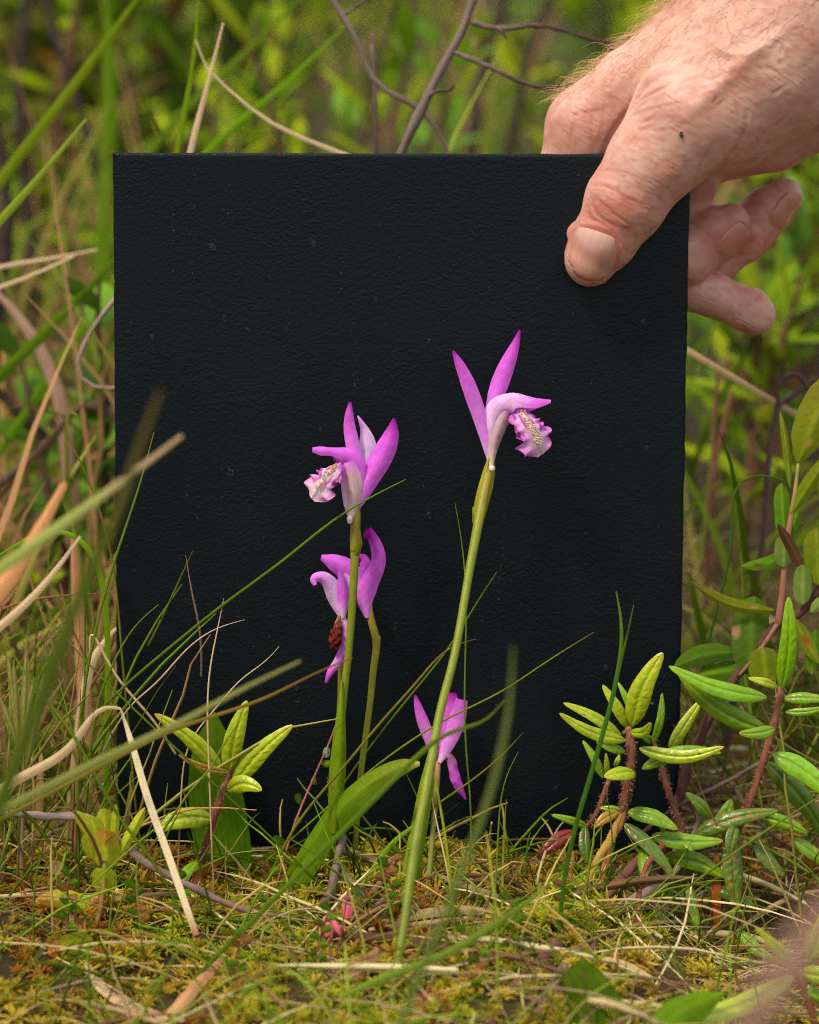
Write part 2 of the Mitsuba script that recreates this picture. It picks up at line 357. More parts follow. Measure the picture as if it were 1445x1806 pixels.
def droplets(par, spots, r=2.2):
    for px, py, q in spots:
        s = trimesh.creation.icosphere(subdivisions=1)
        key = numbered(f'{par}__dewdrop')
        scene[key] = mikit.ply((U(px, py, q) + np.array(s.vertices) * r * PX, np.array(s.faces)), 'water', smooth=True)

PS = [(0, PALE), (.2, PINK), (.7, MAG), (.9, lin(222, 98, 228)), (1, DARKM)]
PL = [(0, WHITE), (.2, PALE), (.6, lin(226, 150, 232)), (1, MAG)]
PD = [(0, PINK), (.3, MAG), (.8, lin(218, 92, 226)), (1, DARKM)]

def orchid_right():
    o = thing('orchid', 'tallest magenta orchid on a leaning stem, its flower facing right', 'orchid')
    g = [(0, lin(140, 132, 34)), (.09, STY), (.14, STG), (.6, STG), (1, lin(96, 112, 24))]
    stem(o, [(866, 822), (857, 855), (847, 905), (832, 985), (814, 1090), (796, 1180), (780, 1240), (763, 1330), (748, 1410), (733, 1490), (720, 1580), (708, 1660), (697, 1725), (688, 1790)],
         120, [7, 9, 8, 7.2, 7, 7, 7.2, 7.5, 8, 8, 8, 7, 6, 5], g, ground=True, n=70)
    P = path([(867, 805), (860, 845), (850, 885), (845, 912)], 123, 121, 20)
    ov = part(o, 'ovary', tube(P, np.array([6, 11, 13, 12.5, 10.5]) * PX, [(0, STY), (.5, lin(150, 150, 30)), (1, lin(140, 140, 28))], 12), 'stem_skin', 'ribbed yellow green ovary below the flower')
    part(ov, 'rib', join([tube(P + X * dx * PX - BN * -9 * PX, np.array([1.5, 2.2, 2]) * PX, [(0, lin(170, 165, 50)), (1, lin(150, 150, 40))], 5) for dx in (-5, 4)]), 'stem_skin')
    petal(o, 'bract', [(840, 925), (845, 905), (850, 878)], [13, 22, 5], 126, 134, [(0, STG), (1, lin(170, 168, 60))], cup=.6)
    petal(o, 'sheath_leaf', [(694, 1735), (716, 1600), (738, 1470), (756, 1370), (766, 1315), (774, 1285)], [9, 18, 25, 27, 26, 22, 5], 330, 128,
          [(0, lin(92, 112, 30)), (.4, lin(100, 136, 26)), (1, lin(120, 156, 34))], cup=.75, n=44, label='long green leaf sheath wrapped round the stem')
    petal(o, 'sepal', [(868, 818), (860, 775), (843, 720), (820, 660), (799, 618)], [10, 17, 21, 22, 23, 21, 15, 3], 128, 150, PS, (0.25, -1, .1), cup=.35)
    petal(o, 'sepal', [(862, 742), (876, 690), (895, 640), (912, 598), (917, 582)], [13, 20, 25, 27, 25, 20, 12, 3], 112, 96, PD, (-.2, -1, .1), cup=.4)
    petal(o, 'petal', [(868, 800), (869, 750), (880, 712), (905, 697), (938, 703), (972, 706)], [14, 22, 26, 32, 38, 34, 26, 20, 6], 130, 150,
          [(0, PINK), (.25, PALE), (.62, lin(236, 190, 242)), (.78, PINK), (.86, MAG), (1, MAG)], (0.1, -.75, .7), cup=.55, twist=[0, 0, 10, 18, 10], n=34)
    petal(o, 'petal', [(870, 800), (880, 745), (905, 718), (940, 712), (966, 708)], [10, 18, 26, 26, 18, 5], 112, 104, PD, (0.1, -.75, .6), cup=.5)
    petal(o, 'column', [(867, 830), (870, 800), (878, 765), (890, 735), (897, 716)], [5, 14, 25, 31, 30, 18], 133, 138, [(0, WHITE), (.4, lin(214, 176, 178)), (.8, lin(222, 190, 190)), (1, PINK)], (.3, -1, .1), cup=.75)
    frilled_lip(o, (912, 718), (958, 800), 128, 144, 66, 3, (lin(232, 186, 236), lin(206, 112, 220)))
    part(o, 'spur', blob(U(868, 826, 138), 5 * PX, WHITE, 2, .4), 'petal_skin')
    droplets(o, [(918, 695, 172), (935, 700, 172), (905, 706, 168), (865, 776, 150)], 1.6)

def orchid_left():
    o = thing('orchid', 'open magenta orchid on a straight stem, its flower facing left', 'orchid')
    g = [(0, lin(128, 116, 34)), (.14, lin(132, 128, 30)), (.17, STG), (.7, STG), (1, lin(92, 116, 22))]
    stem(o, [(628, 892), (627, 935), (626, 978), (622, 1060), (615, 1150), (606, 1230), (597, 1320), (591, 1400), (587, 1480), (583, 1560)], 150, [6.5, 7.5, 7, 6.5, 6.5, 6.8, 7, 7, 6, 5], g, ground=True, n=60)
    P = path([(629, 888), (627, 930), (625, 972)], 152, 151, 16)
    part(o, 'ovary', tube(P, np.array([6, 8.6, 9, 8.6, 7.5]) * PX, [(0, lin(134, 112, 40)), (1, STY)], 12), 'stem_skin')
    petal(o, 'bract', [(626, 980), (629, 960), (634, 935)], [14, 17, 3], 158, 156, [(0, STG), (1, lin(160, 158, 50))], cup=.6)
    petal(o, 'sheath_leaf', [(589, 1470), (594, 1380), (599, 1300), (602, 1240), (603, 1200)], [12, 22, 25, 20, 12, 3], 215, 160, [(0, lin(92, 122, 24)), (1, lin(116, 150, 30))], cup=.75)
    petal(o, 'sepal', [(634, 868), (630, 830), (622, 785), (616, 745), (618, 709)], [8, 15, 19, 21, 19, 14, 4], 150, 146, PS, (0, -1, .1), cup=.4)
    petal(o, 'petal', [(640, 856), (647, 820), (649, 785), (642, 755), (631, 733)], [8, 20, 28, 29, 21, 10, 2], 138, 120, [(0, PALE), (.4, lin(232, 206, 246)), (.8, lin(226, 180, 240)), (1, PINK)], (.1, -1, .1), cup=.2)
    petal(o, 'sepal', [(622, 903), (637, 868), (655, 835), (677, 795), (692, 755), (695, 738)], [10, 22, 28, 31, 33, 31, 22, 4], 160, 146, PD, (-.2, -1, .1), cup=.42, fold=.1, n=34)
    petal(o, 'petal', [(632, 860), (629, 828), (615, 802), (590, 795), (566, 793), (551, 792)], [10, 18, 26, 30, 27, 17, 13, 15, 7], 158, 178, [(0, PINK), (.3, MAG), (.6, lin(222, 110, 224)), (1, MAG)], (-.1, -.8, .6), cup=.45, n=32)
    petal(o, 'petal', [(628, 860), (622, 830), (608, 812), (588, 806)], [8, 16, 18, 8], 140, 136, PD, (-.1, -.9, .4), cup=.45)
    petal(o, 'column', [(617, 918), (619, 890), (619, 860), (615, 832), (612, 816)], [6, 16, 24, 28, 27, 16], 164, 172, [(0, WHITE), (.3, lin(222, 186, 190)), (.7, lin(224, 186, 184)), (1, PINK)], (-.3, -1, .1), cup=.7)
    petal(o, 'lip_base', [(618, 915), (612, 890), (609, 865), (604, 838)], [6, 13, 14, 10], 156, 158, [(0, WHITE), (.5, PALE), (1, PINK)], (-.3, -1, 0), cup=.4)
    frilled_lip(o, (601, 817), (550, 879), 166, 186, 52, 8, (lin(242, 212, 240), lin(224, 150, 234)))
    part(o, 'spur', blob(U(617, 917, 164), 6 * PX, WHITE, 5, .3, scale=(.8, .8, 1.3)), 'petal_skin')
    droplets(o, [(628, 770, 165), (675, 800, 170), (590, 800, 190), (640, 838, 172)], 1.3)

def orchid_behind():
    o = thing('orchid', 'drooping magenta orchid half hidden behind the straight green stem', 'orchid')
    stem(o, [(650, 1062), (655, 1095), (664, 1132), (661, 1165), (654, 1230), (645, 1300), (634, 1390), (628, 1480), (624, 1540)], 95, [6, 7, 6, 5.5, 5.5, 5.2, 5.2, 5, 4.5],
         [(0, lin(150, 130, 50)), (.14, lin(140, 124, 40)), (.17, STY), (.8, lin(120, 136, 26)), (1, lin(90, 110, 22))], ground=True, n=50)
    part(o, 'node', blob(U(666, 1128, 96), 6.5 * PX, lin(150, 146, 50), 1, .3, scale=(.8, .8, 1.6)), 'stem_skin')
    petal(o, 'sepal', [(647, 1090), (642, 1055), (654, 1020), (666, 990), (660, 958), (649, 932)], [6, 22, 30, 27, 23, 21, 17, 9], 104, 118, PD, (-.2, -1, .1), cup=.5, n=34)
    part(o, 'withered_tip', blob(U(647, 945, 120), 5.5 * PX, DARKM * 0.8, 4, 1.0), 'petal_skin', 'crumpled dark magenta sepal tip')
    petal(o, 'petal', [(638, 1062), (628, 1025), (610, 1000), (588, 988), (567, 982)], [8, 22, 33, 33, 26, 8], 92, 108, [(0, PALE), (.25, PINK), (.6, MAG), (1, MAG)], (-.1, -.8, .6), cup=.5, n=30)
    petal(o, 'petal', [(640, 1055), (640, 1020), (646, 995), (640, 984), (632, 984)], [8, 20, 16, 18, 10], 85, 78, PD, (.2, -1, .3), cup=.5)
    petal(o, 'sepal', [(636, 1050), (624, 1020), (612, 1000), (598, 984)], [8, 16, 18, 6], 80, 70, PD, cup=.4)
    petal(o, 'column', [(634, 1052), (622, 1030), (608, 1012)], [10, 18, 10], 99, 102, [(0, PINK), (.6, PALE), (1, PINK)], cup=.6)
    droplets(o, [(672, 996, 125), (640, 1052, 122), (664, 992, 124)], 1.2)

def orchid_wilted():
    o = thing('orchid', 'wilted orchid with hanging petals and a shrivelled brown lip', 'orchid')
    stem(o, [(600, 1150), (601, 1180), (600, 1230), (597, 1300), (590, 1400), (582, 1500)], 118, [5, 5, 5, 4.6, 4.5, 4], [(0, lin(150, 120, 50)), (.2, lin(140, 130, 40)), (1, lin(100, 120, 26))], ground=True)
    petal(o, 'petal', [(601, 1088), (592, 1058), (580, 1030), (563, 1017), (552, 1021), (556, 1032)], [8, 22, 30, 27, 20, 13, 6], 128, 142, [(0, PALE), (.4, lin(228, 196, 242)), (.75, PINK), (1, MAG)], (-.3, -1, .3), cup=.4, n=30)
    petal(o, 'petal', [(606, 1090), (607, 1060), (605, 1030), (599, 1008)], [7, 17, 20, 15, 4], 134, 138, [(0, PALE), (.4, MAG), (1, MAG)], (.3, -1, .1), cup=.4)
    petal(o, 'sepal', [(602, 1085), (610, 1115), (608, 1145), (597, 1167), (584, 1184), (575, 1204)], [8, 14, 15, 17, 17, 13, 10, 4], 130, 140, [(0, PALE), (.2, PINK), (.6, lin(206, 110, 214)), (.72, lin(210, 160, 190)), (.8, MAG), (1, lin(190, 40, 190))], cup=.4, n=36)
    br = [(0, lin(190, 140, 100)), (.35, lin(122, 52, 40)), (1, lin(96, 34, 30))]
    petal(o, 'withered_lip', [(598, 1086), (596, 1110), (589, 1128), (588, 1147)], [5, 9, 19, 15, 6], 138, 146, br, cup=.9, ruffle=.8, n=40, m=11, seed=3, mottle=.8, label='shrivelled red brown lip')
    petal(o, 'withered_lip', [(597, 1090), (592, 1115), (594, 1135), (584, 1144)], [4, 7, 14, 8], 140, 150, br, cup=.9, ruffle=.9, n=40, m=11, seed=9, mottle=.8)

def orchid_low():
    o = thing('orchid', 'low magenta orchid on a short stem behind the leaning green stem', 'orchid')
    stem(o, [(772, 1345), (769, 1400), (764, 1460), (757, 1540), (750, 1600)], 70, [6, 5.5, 5, 5, 4], [(0, lin(160, 110, 100)), (.15, lin(120, 110, 50)), (1, lin(96, 110, 34))], ground=True)
    petal(o, 'sepal', [(768, 1335), (757, 1300), (745, 1268), (732, 1225)], [6, 15, 18, 17, 12, 3], 78, 90, PS, (.2, -1, .1), cup=.35)
    petal(o, 'petal', [(773, 1345), (786, 1300), (795, 1262), (798, 1222)], [6, 20, 26, 24, 12], 70, 62, PD, (-.1, -1, .1), cup=.3)
    petal(o, 'petal', [(775, 1345), (793, 1305), (806, 1268), (814, 1234)], [6, 19, 25, 24, 18], 80, 84, [(0, PALE), (.25, PINK), (1, lin(212, 100, 218))], (-.2, -1, .2), cup=.3)
    petal(o, 'sepal', [(779, 1335), (798, 1300), (812, 1285), (820, 1291)], [6, 16, 15, 4], 66, 72, PL, cup=.3)
    petal(o, 'lip', [(778, 1338), (791, 1334), (802, 1360), (811, 1388), (822, 1410)], [7, 13, 15, 16, 12, 3], 78, 86, [(0, PALE), (.2, lin(170, 90, 120)), (.5, MAG), (1, lin(170, 40, 176))], (.3, -1, .2), cup=.5, ruffle=.2)
for f in (orchid_right, orchid_left, orchid_behind, orchid_wilted, orchid_low): f()

# ================================================================ labrador tea sprigs (thick leaves with rolled edges)
YG = [(0, lin(120, 136, 26)), (.2, lin(138, 164, 26)), (.75, lin(160, 180, 38)), (1, lin(166, 170, 44))]
MG = [(0, lin(108, 136, 26)), (.3, lin(96, 144, 20)), (1, lin(122, 158, 28))]
DG = [(0, lin(70, 96, 24)), (.5, lin(72, 110, 26)), (1, lin(86, 116, 34))]
BG2 = [(0, lin(100, 150, 16)), (.5, lin(104, 164, 16)), (1, lin(128, 176, 26))]
RU = [(0, lin(150, 140, 40)), (.4, lin(160, 128, 40)), (1, lin(176, 128, 50))]
ORA = [(0, lin(130, 84, 30)), (.4, lin(160, 84, 26)), (1, lin(110, 54, 26))]
RED = [(0, lin(140, 50, 40)), (.4, lin(130, 38, 36)), (1, lin(96, 36, 32))]
RUST = (lin(150, 96, 36), .6, 900)
DARKSP = (lin(104, 70, 40), .64, 700)

def fuzz(P, r, n, length, col, seed):
    """Short hairs along a stem."""
    rng = np.random.default_rng(seed); out = []
    Tn = np.gradient(P, axis=0); Tn /= np.linalg.norm(Tn, axis=1, keepdims=True)
    for _ in range(n):
        i = rng.integers(0, len(P)); d = rng.normal(size=3); d -= Tn[i] * (d @ Tn[i]); d /= np.linalg.norm(d)
        p = P[i] + d * r * 0.9 + Tn[i] * rng.normal() * 3 * PX
        d = d + Tn[i] * rng.uniform(-.3, .6)
        out.append(tube(np.array([p, p + d * length * .6, p + d * length + Tn[i] * length * rng.uniform(-.3, .3)]), np.array([.28, .24, .12]) * PX, [(0, col), (1, col)], 3))
    return join(out)

def sprig_leaf(par, base, tip, w, stops, q0, q1, bend=0.0, seed=0, spots=None, hint=None, label=None, n=46, fuzzy=False):
    b, t = np.array(base, float), np.array(tip, float)
    mid = (b + t) / 2 + np.array([-(t - b)[1], (t - b)[0]]) * bend
    rng = random.Random(seed + int(base[0]))
    if hint is None: hint = (rng.uniform(-.45, .45), -1, rng.uniform(.15, .75))
    P = path([tuple(b), tuple(mid), tuple(t)], q0, q1, n)
    P = P + BN * (np.sin(np.linspace(0, np.pi, n)) * 6 * PX)[:, None]
    k = part(par, 'leaf', thick_leaf(P, w * PX * .87, stops, hint, 15, seed + base[0] * .37, spots, rug=.6), 'leaf_skin', label)

    if False and fuzzy:
        side = np.cross(np.gradient(P, axis=0), BN); side /= np.linalg.norm(side, axis=1, keepdims=True)
        W = np.interp(np.linspace(0, 1, n), [p[0] for p in PROF], [p[1] for p in PROF]) * w * PX * .44
        part(k, 'fuzz', fuzz(np.vstack([P + side * W[:, None], (P - side * W[:, None])[::-1]]), .6 * PX, 90, 3.6 * PX, lin(214, 206, 150), int(seed * 10 + base[1])), 'dry_skin', None, 'stuff')
    return k

def hairy_stem(par, pts, q0, q1, r, col, seed, hairs=120, name='stem', hl=6):
    P = path(pts, q0, q1, 30)
    k = part(par, name, tube(P, np.array(r) * PX, col, 9, .25, seed), 'bark_skin')
    if hairs: part(k, 'fuzz', fuzz(P, np.mean(r) * PX, hairs, hl * PX, lin(206, 160, 130), seed), 'dry_skin', None, 'stuff')
    return k

REDST = [(0, lin(140, 92, 68)), (.5, lin(118, 68, 50)), (1, lin(92, 56, 42))]
def sprig_a():
    o = thing('labrador_tea', 'small sprig of rolled yellow green leaves in front of the board beside the broad leaf', 'shrub')
    hairy_stem(o, [(407, 1358), (398, 1385), (383, 1425), (370, 1470), (358, 1510), (350, 1560)], 150, ground_q(350, 1560), [6, 7.5, 7, 6.5, 6, 5], REDST, 1, 160)
    for k, (b, t, w, st, q, bend) in enumerate([((396, 1372), (273, 1259), 31, YG, (155, 190), .07), ((405, 1362), (315, 1331), 15, RU, (168, 205), -.06), ((404, 1360), (436, 1236), 37, YG, (160, 168), -.04),
            ((411, 1360), (470, 1303), 15, RU, (150, 140), -.06), ((411, 1386), (516, 1279), 35, YG, (165, 190), -.05), ((402, 1394), (462, 1394), 32, YG, (172, 215), -.22), ((374, 1444), (272, 1466), 38, YG, (160, 200), .12)]):
        sprig_leaf(o, b, t, w * 1.12, st, *q, bend, k * 3.1, (lin(176, 140, 40), .68, 500) if k in (0, 1, 6) else None, fuzzy=True)
    sprig_leaf(o, (350, 1520), (318, 1560), 24, MG, 190, 240, .1, 5)
    sprig_leaf(o, (352, 1535), (352, 1580), 20, ORA, 190, 230, .1, 6, None, None, 'dead orange leaf')

def sprig_b():
    o = thing('labrador_tea', 'bushy sprig with fuzzy lime leaves overlapping the right edge of the board', 'shrub')
    hairy_stem(o, [(1108, 1282), (1113, 1320), (1110, 1365), (1103, 1405), (1098, 1440)], 120, 110, [6, 8, 8, 8, 8], REDST, 2, 220)
    hairy_stem(o, [(1098, 1438), (1080, 1475), (1055, 1515), (1035, 1560), (1028, 1620)], 112, ground_q(1028, 1620), [8, 8, 6, 5, 5], [(0, lin(150, 96, 40)), (.4, lin(170, 140, 50)), (1, lin(120, 80, 50))], 3, 90)
    hairy_stem(o, [(1150, 1300), (1165, 1345), (1180, 1400), (1196, 1440), (1206, 1470)], 60, 70, [4, 5, 6, 6, 6], REDST, 4, 150)
    hairy_stem(o, [(1078, 1368), (1066, 1400), (1052, 1435), (1030, 1465)], 70, 80, [4, 5, 5, 4], REDST, 5, 70)
    hairy_stem(o, [(1206, 1468), (1160, 1500), (1130, 1560), (1120, 1640), (1095, 1690)], 70, ground_q(1095, 1690), [5, 5, 5, 5, 5], [(0, lin(140, 70, 54)), (1, lin(110, 70, 56))], 6, 40)
    L = [((1115, 1280), (1169, 1151), 46, YG, 130, 150, -.07), ((1107, 1282), (1063, 1208), 25, YG, 122, 130, .02), ((1119, 1268), (1090, 1203), 17, MG, 105, 95, .03), ((1152, 1310), (1168, 1222), 18, MG, 70, 66, .05),
         ((1098, 1302), (994, 1240), 25, YG, 124, 150, .06), ((1104, 1306), (987, 1258), 27, YG, 135, 185, -.07), ((1103, 1326), (1052, 1308), 20, MG, 115, 110, .0), ((1128, 1320), (1277, 1317), 30, YG, 134, 170, .1),
         ((1133, 1356), (1272, 1328), 28, MG, 118, 128, -.12), ((1181, 1322), (1240, 1231), 27, YG, 60, 40, -.02), ((1112, 1292), (1148, 1274), 22, YG, 140, 180, .2), ((1120, 1362), (1066, 1370), 33, YG, 132, 190, .05),
         ((1064, 1372), (1028, 1306), 19, MG, 72, 60, .04), ((1071, 1368), (1069, 1328), 12, YG, 74, 76, 0), ((1084, 1352), (1093, 1331), 12, YG, 70, 66, 0), ((1150, 1310), (1128, 1288), 16, MG, 62, 70, 0),
         ((1108, 1432), (1195, 1463), 34, MG, 118, 140, -.08), ((1150, 1474), (1275, 1483), 35, MG, 110, 130, .04), ((1100, 1452), (1191, 1550), 31, DG, 122, 165, -.05), ((1137, 1488), (1137, 1551), 33, MG, 120, 170, 0),
         ((1172, 1512), (1280, 1548), 38, MG, 90, 110, -.1), ((1036, 1458), (972, 1437), 17, MG, 88, 90, .04), ((1012, 1466), (948, 1516), 28, RED, 96, 120, .08), ((1032, 1458), (1036, 1522), 25, DG, 100, 125, .05),
         ((1080, 1493), (1050, 1592), 15, ORA, 105, 125, .04), ((1086, 1536), (1192, 1588), 44, DG, 70, 70, -.06), ((1290, 1478), (1300, 1602), 46, DG, 100, 130, .02), ((1298, 1455), (1286, 1510), 31, DG, 120, 140, .04),
         ((1264, 1500), (1266, 1662), 21, ORA, 85, 95, .01), ((1133, 1604), (1114, 1712), 23, ORA, 105, 120, .04), ((1226, 1472), (1372, 1430), 36, DG, 105, 120, -.06), ((1262, 1480), (1290, 1410), 40, MG, 60, 60, .0),
         ((1110, 1440), (1058, 1425), 18, MG, 105, 105, .1), ((1090, 1432), (1048, 1460), 22, RU, 120, 140, .1), ((1170, 1470), (1160, 1440), 12, MG, 130, 140, .05), ((1205, 1480), (1222, 1500), 12, MG, 120, 140, .05),
         ((1180, 1590), (1150, 1655), 26, DG, 100, 130, .05), ((1215, 1560), (1236, 1642), 24, MG, 90, 120, .04), ((1062, 1530), (1008, 1562), 22, MG, 110, 150, .05), ((1252, 1440), (1210, 1398), 26, MG, 70, 70, .05), ((1012, 1500), (1000, 1572), 16, ORA, 110, 140, .06),
         ((1150, 1622), (1192, 1684), 20, ORA, 120, 150, .05), ((1330, 1480), (1384, 1545), 34, DG, 70, 90, .05), ((1340, 1440), (1424, 1470), 30, MG, 60, 80, -.06), ((1240, 1560), (1332, 1602), 32, DG, 80, 110, -.08), ((1300, 1640), (1362, 1690), 28, MG, 150, 190, .06), ((1205, 1490), (1180, 1540), 24, ORA, 60, 70, .08)]
    for k, (b, t, w, st, q0, q1, bend) in enumerate(L):
        sp = RUST if st is DG and k in (26, 27, 30) else (DARKSP if st is DG else ((lin(178, 150, 40), .7, 520) if k % 3 == 0 else None))
        lb = 'glossy dark red leaf' if st is RED else ('dead orange brown leaf' if st is ORA else ('old green leaf with rusty orange spots' if sp is RUST else None))
        sprig_leaf(o, b, t, w, st, q0, q1, bend, k * 2.3, sp, None, lb, fuzzy=k < 16)
    droplets(o, [(1180, 1328, 165), (1200, 1345, 150), (1082, 1362, 185), (1150, 1240, 165), (1030, 1262, 185), (1230, 1322, 172), (1170, 1352, 145)], 2.4)

def sprig_c():
    o = thing('labrador_tea', 'labrador tea sprig with an upright bright green leaf at the right margin', 'shrub')
    hairy_stem(o, [(1379, 1212), (1370, 1255), (1356, 1310), (1338, 1370), (1318, 1425), (1290, 1500), (1270, 1600)], 110, 90, [6, 7, 7, 6.5, 6, 5, 5], REDST, 8, 200)
    L = [((1379, 1213), (1391, 1053), 38, BG2, 120, 140, .03), ((1352, 1230), (1180, 1175), 36, BG2, 115, 150, -.06), ((1352, 1288), (1196, 1184), 44, MG, 100, 110, -.08), ((1366, 1285), (1304, 1293), 27, MG, 130, 180, -.05),
         ((1384, 1232), (1460, 1234), 24, MG, 120, 130, -.04), ((1386, 1256), (1460, 1246), 17, MG, 120, 130, .04), ((1364, 1330), (1475, 1412), 46, BG2, 120, 150, -.06), ((1372, 1212), (1320, 1196), 18, YG, 130, 150, .05),
         ((1352, 1345), (1460, 1480), 44, DG, 60, 50, -.05), ((1400, 1480), (1470, 1530), 30, MG, 60, 60, 0)]
    for k, (b, t, w, st, q0, q1, bend) in enumerate(L):
        sprig_leaf(o, b, t, w, st, q0, q1, bend, k * 1.7 + 40, None)

def sprig_d():
    o = thing('labrador_tea', 'soft focus leafy sprig in the lower right corner close to the lens', 'shrub')
    hairy_stem(o, [(1412, 1712), (1425, 1760), (1440, 1815), (1450, 1850)], 560, 560, [5, 6, 6, 6], REDST, 9, 0)
    L = [((1428, 1695), (1452, 1608), 44, YG, 560, 570, .05), ((1405, 1718), (1332, 1636), 21, YG, 560, 600, .05), ((1402, 1722), (1180, 1806), 40, YG, 570, 720, -.05), ((1416, 1716), (1480, 1722), 34, YG, 570, 600, 0), ((1415, 1740), (1470, 1770), 24, MG, 560, 560, 0)]
    for k, (b, t, w, st, q0, q1, bend) in enumerate(L): sprig_leaf(o, b, t, w, st, q0, q1, bend, k + 70)
for f in (sprig_a, sprig_b, sprig_c, sprig_d): f()

# ================================================================ leatherleaf shrub and other thin leaves
LPROF = np.interp(np.linspace(0, 1, 14), [0, .08, .25, .5, .75, .92, 1], [.12, .45, .9, 1, .85, .45, .05])
OPROF = np.interp(np.linspace(0, 1, 14), [0, .08, .25, .5, .75, .92, 1], [.2, .7, 1, 1, .95, .65, .1])
def thin_leaf(par, base, tip, w, stops, q0, q1, bend=0.0, fold=.25, twist=0.0, seed=0, prof=LPROF, spots=None, hint=(0, -1, .3), label=None, n=26, m=9, name='leaf', rim=None):
    b, t = np.array(base, float), np.array(tip, float)
    mid = (b + t) / 2 + np.array([-(t - b)[1], (t - b)[0]]) * bend
    P = path([tuple(b), tuple(mid), tuple(t)], q0, q1, n)
    v, f, c = ribbon(P, w * prof * scale_at(P[n // 2]), stops, hint, fold, m, twist, 0, rim, .12, seed, .35, .05)
    s = np.tile(np.linspace(-1, 1, m), n); tt = np.repeat(np.linspace(0, 1, n), m)
    c = c * (1 + .5 * np.exp(-(s / .08) ** 2) + .10 * np.sin(tt * 60 - np.abs(s) * 9))[:, None]
    for sx, st, r, col in spots or []:
        k = sst(r, r * .6, np.hypot((s - sx) * .35, tt - st) * (1 + .4 * (meshkit.noise(v * 1500, 2) - .5)))[:, None]
        c = c * (1 - k) + col * k
    return part(par, name, (v, f, c), 'blade_skin' if name != 'x' else 'leaf_skin', label)

OL = [(0, lin(110, 130, 36)), (.5, lin(110, 134, 34)), (1, lin(128, 132, 44))]
OLY = [(0, lin(104, 124, 30)), (.5, lin(130, 140, 44)), (1, lin(140, 130, 50))]
GRN = [(0, lin(84, 128, 36)), (.5, lin(80, 132, 36)), (1, lin(100, 136, 40))]
GRY = [(0, lin(116, 142, 78)), (.5, lin(122, 150, 84)), (1, lin(120, 144, 76))]
BRN = [(0, lin(112, 78, 54)), (1, lin(96, 66, 50))]
PK = lin(190, 130, 110)
def leatherleaf():
    o = thing('leatherleaf', 'leatherleaf shrub with thin oval leaves rising along the right margin', 'shrub')
    part(o, 'stem', tube(path([(1408, 818), (1402, 870), (1392, 930), (1384, 1000), (1377, 1070), (1372, 1100)], 40, 40), np.array([3, 4, 5, 5, 6, 7]) * PX, [(0, lin(150, 150, 70)), (.3, lin(160, 112, 84)), (1, lin(140, 92, 70))], 8), 'bark_skin')
    part(o, 'branch', tube(path([(1445, 1035), (1405, 1085), (1372, 1100), (1335, 1145), (1290, 1205), (1240, 1290), (1200, 1400), (1180, 1480), (1150, 1580)], 30, 10, 40), np.array([6, 8, 9, 9, 9, 9, 9, 9, 8]) * PX, [(0, lin(90, 60, 50)), (1, lin(80, 52, 42))], 8, .35, 3), 'bark_skin')
    part(o, 'branch', tube(path([(1372, 1100), (1330, 1160), (1305, 1190)], 42, 42), np.array([4, 4, 3]) * PX, [(0, lin(150, 110, 90)), (1, lin(130, 90, 70))], 7, .3), 'bark_skin')
    for b, t, w, st, q0, q1, kw in [
        ((1408, 815), (1470, 655), 66, OLY, 44, 60, dict(spots=[(.3, .22, .05, PK)])), ((1394, 860), (1376, 724), 14, OL, 42, 30, dict(bend=.02, fold=.6)), ((1394, 908), (1462, 800), 28, OL, 44, 60, dict(fold=.4)),
        ((1384, 950), (1378, 852), 29, GRN, 38, 24, dict(prof=OPROF)), ((1383, 1000), (1383, 944), 33, GRY, 50, 62, dict(prof=OPROF)), ((1418, 1010), (1372, 924), 20, BRN, 52, 74, dict(fold=.7, bend=.03)),
        ((1416, 1066), (1417, 996), 33, GRY, 52, 60, dict(prof=OPROF)), ((1446, 1030), (1440, 932), 48, OL, 50, 50, dict(prof=OPROF)), ((1402, 962), (1308, 998), 24, GRN, 30, 20, dict(bend=-.12, spots=[(0, .72, .1, lin(90, 60, 40))])),
        ((1366, 1076), (1216, 1024), 24, OLY, 46, 70, dict(bend=-.1, twist=50, spots=[(.2, .22, .05, PK), (0, .95, .1, PK)])), ((1330, 1192), (1332, 1052), 66, [(0, lin(74, 106, 38)), (1, lin(86, 120, 46))], 40, 34, dict(bend=-.04, prof=OPROF, spots=[(-.85, .55, .09, PK), (-.3, .85, .04, lin(60, 40, 40))])),
        ((1352, 1205), (1346, 1142), 56, OL, 56, 50, dict(prof=OPROF, spots=[(.5, .1, .06, PK)])), ((1300, 1150), (1188, 1178), 38, [(0, lin(70, 104, 36)), (1, lin(80, 116, 40))], 20, 20, dict(bend=.08)),
        ((1330, 1175), (1230, 1192), 34, GRN, 14, 10, dict()), ((1400, 1090), (1444, 1170), 26, OL, 46, 50, dict(spots=[(0, .5, .15, lin(170, 90, 40))])), ((1430, 1080), (1462, 1050), 22, GRY, 56, 60, dict()),
        ((1440, 1110), (1432, 1190), 30, GRN, 30, 30, dict()), ((1385, 950), (1410, 900), 26, GRN, 26, 20, dict(prof=OPROF)), ((1412, 962), (1470, 930), 26, GRN, 20, 20, dict())]:
        thin_leaf(o, b, t, w, st, q0, q1, seed=b[0] + t[1], **kw)
leatherleaf()

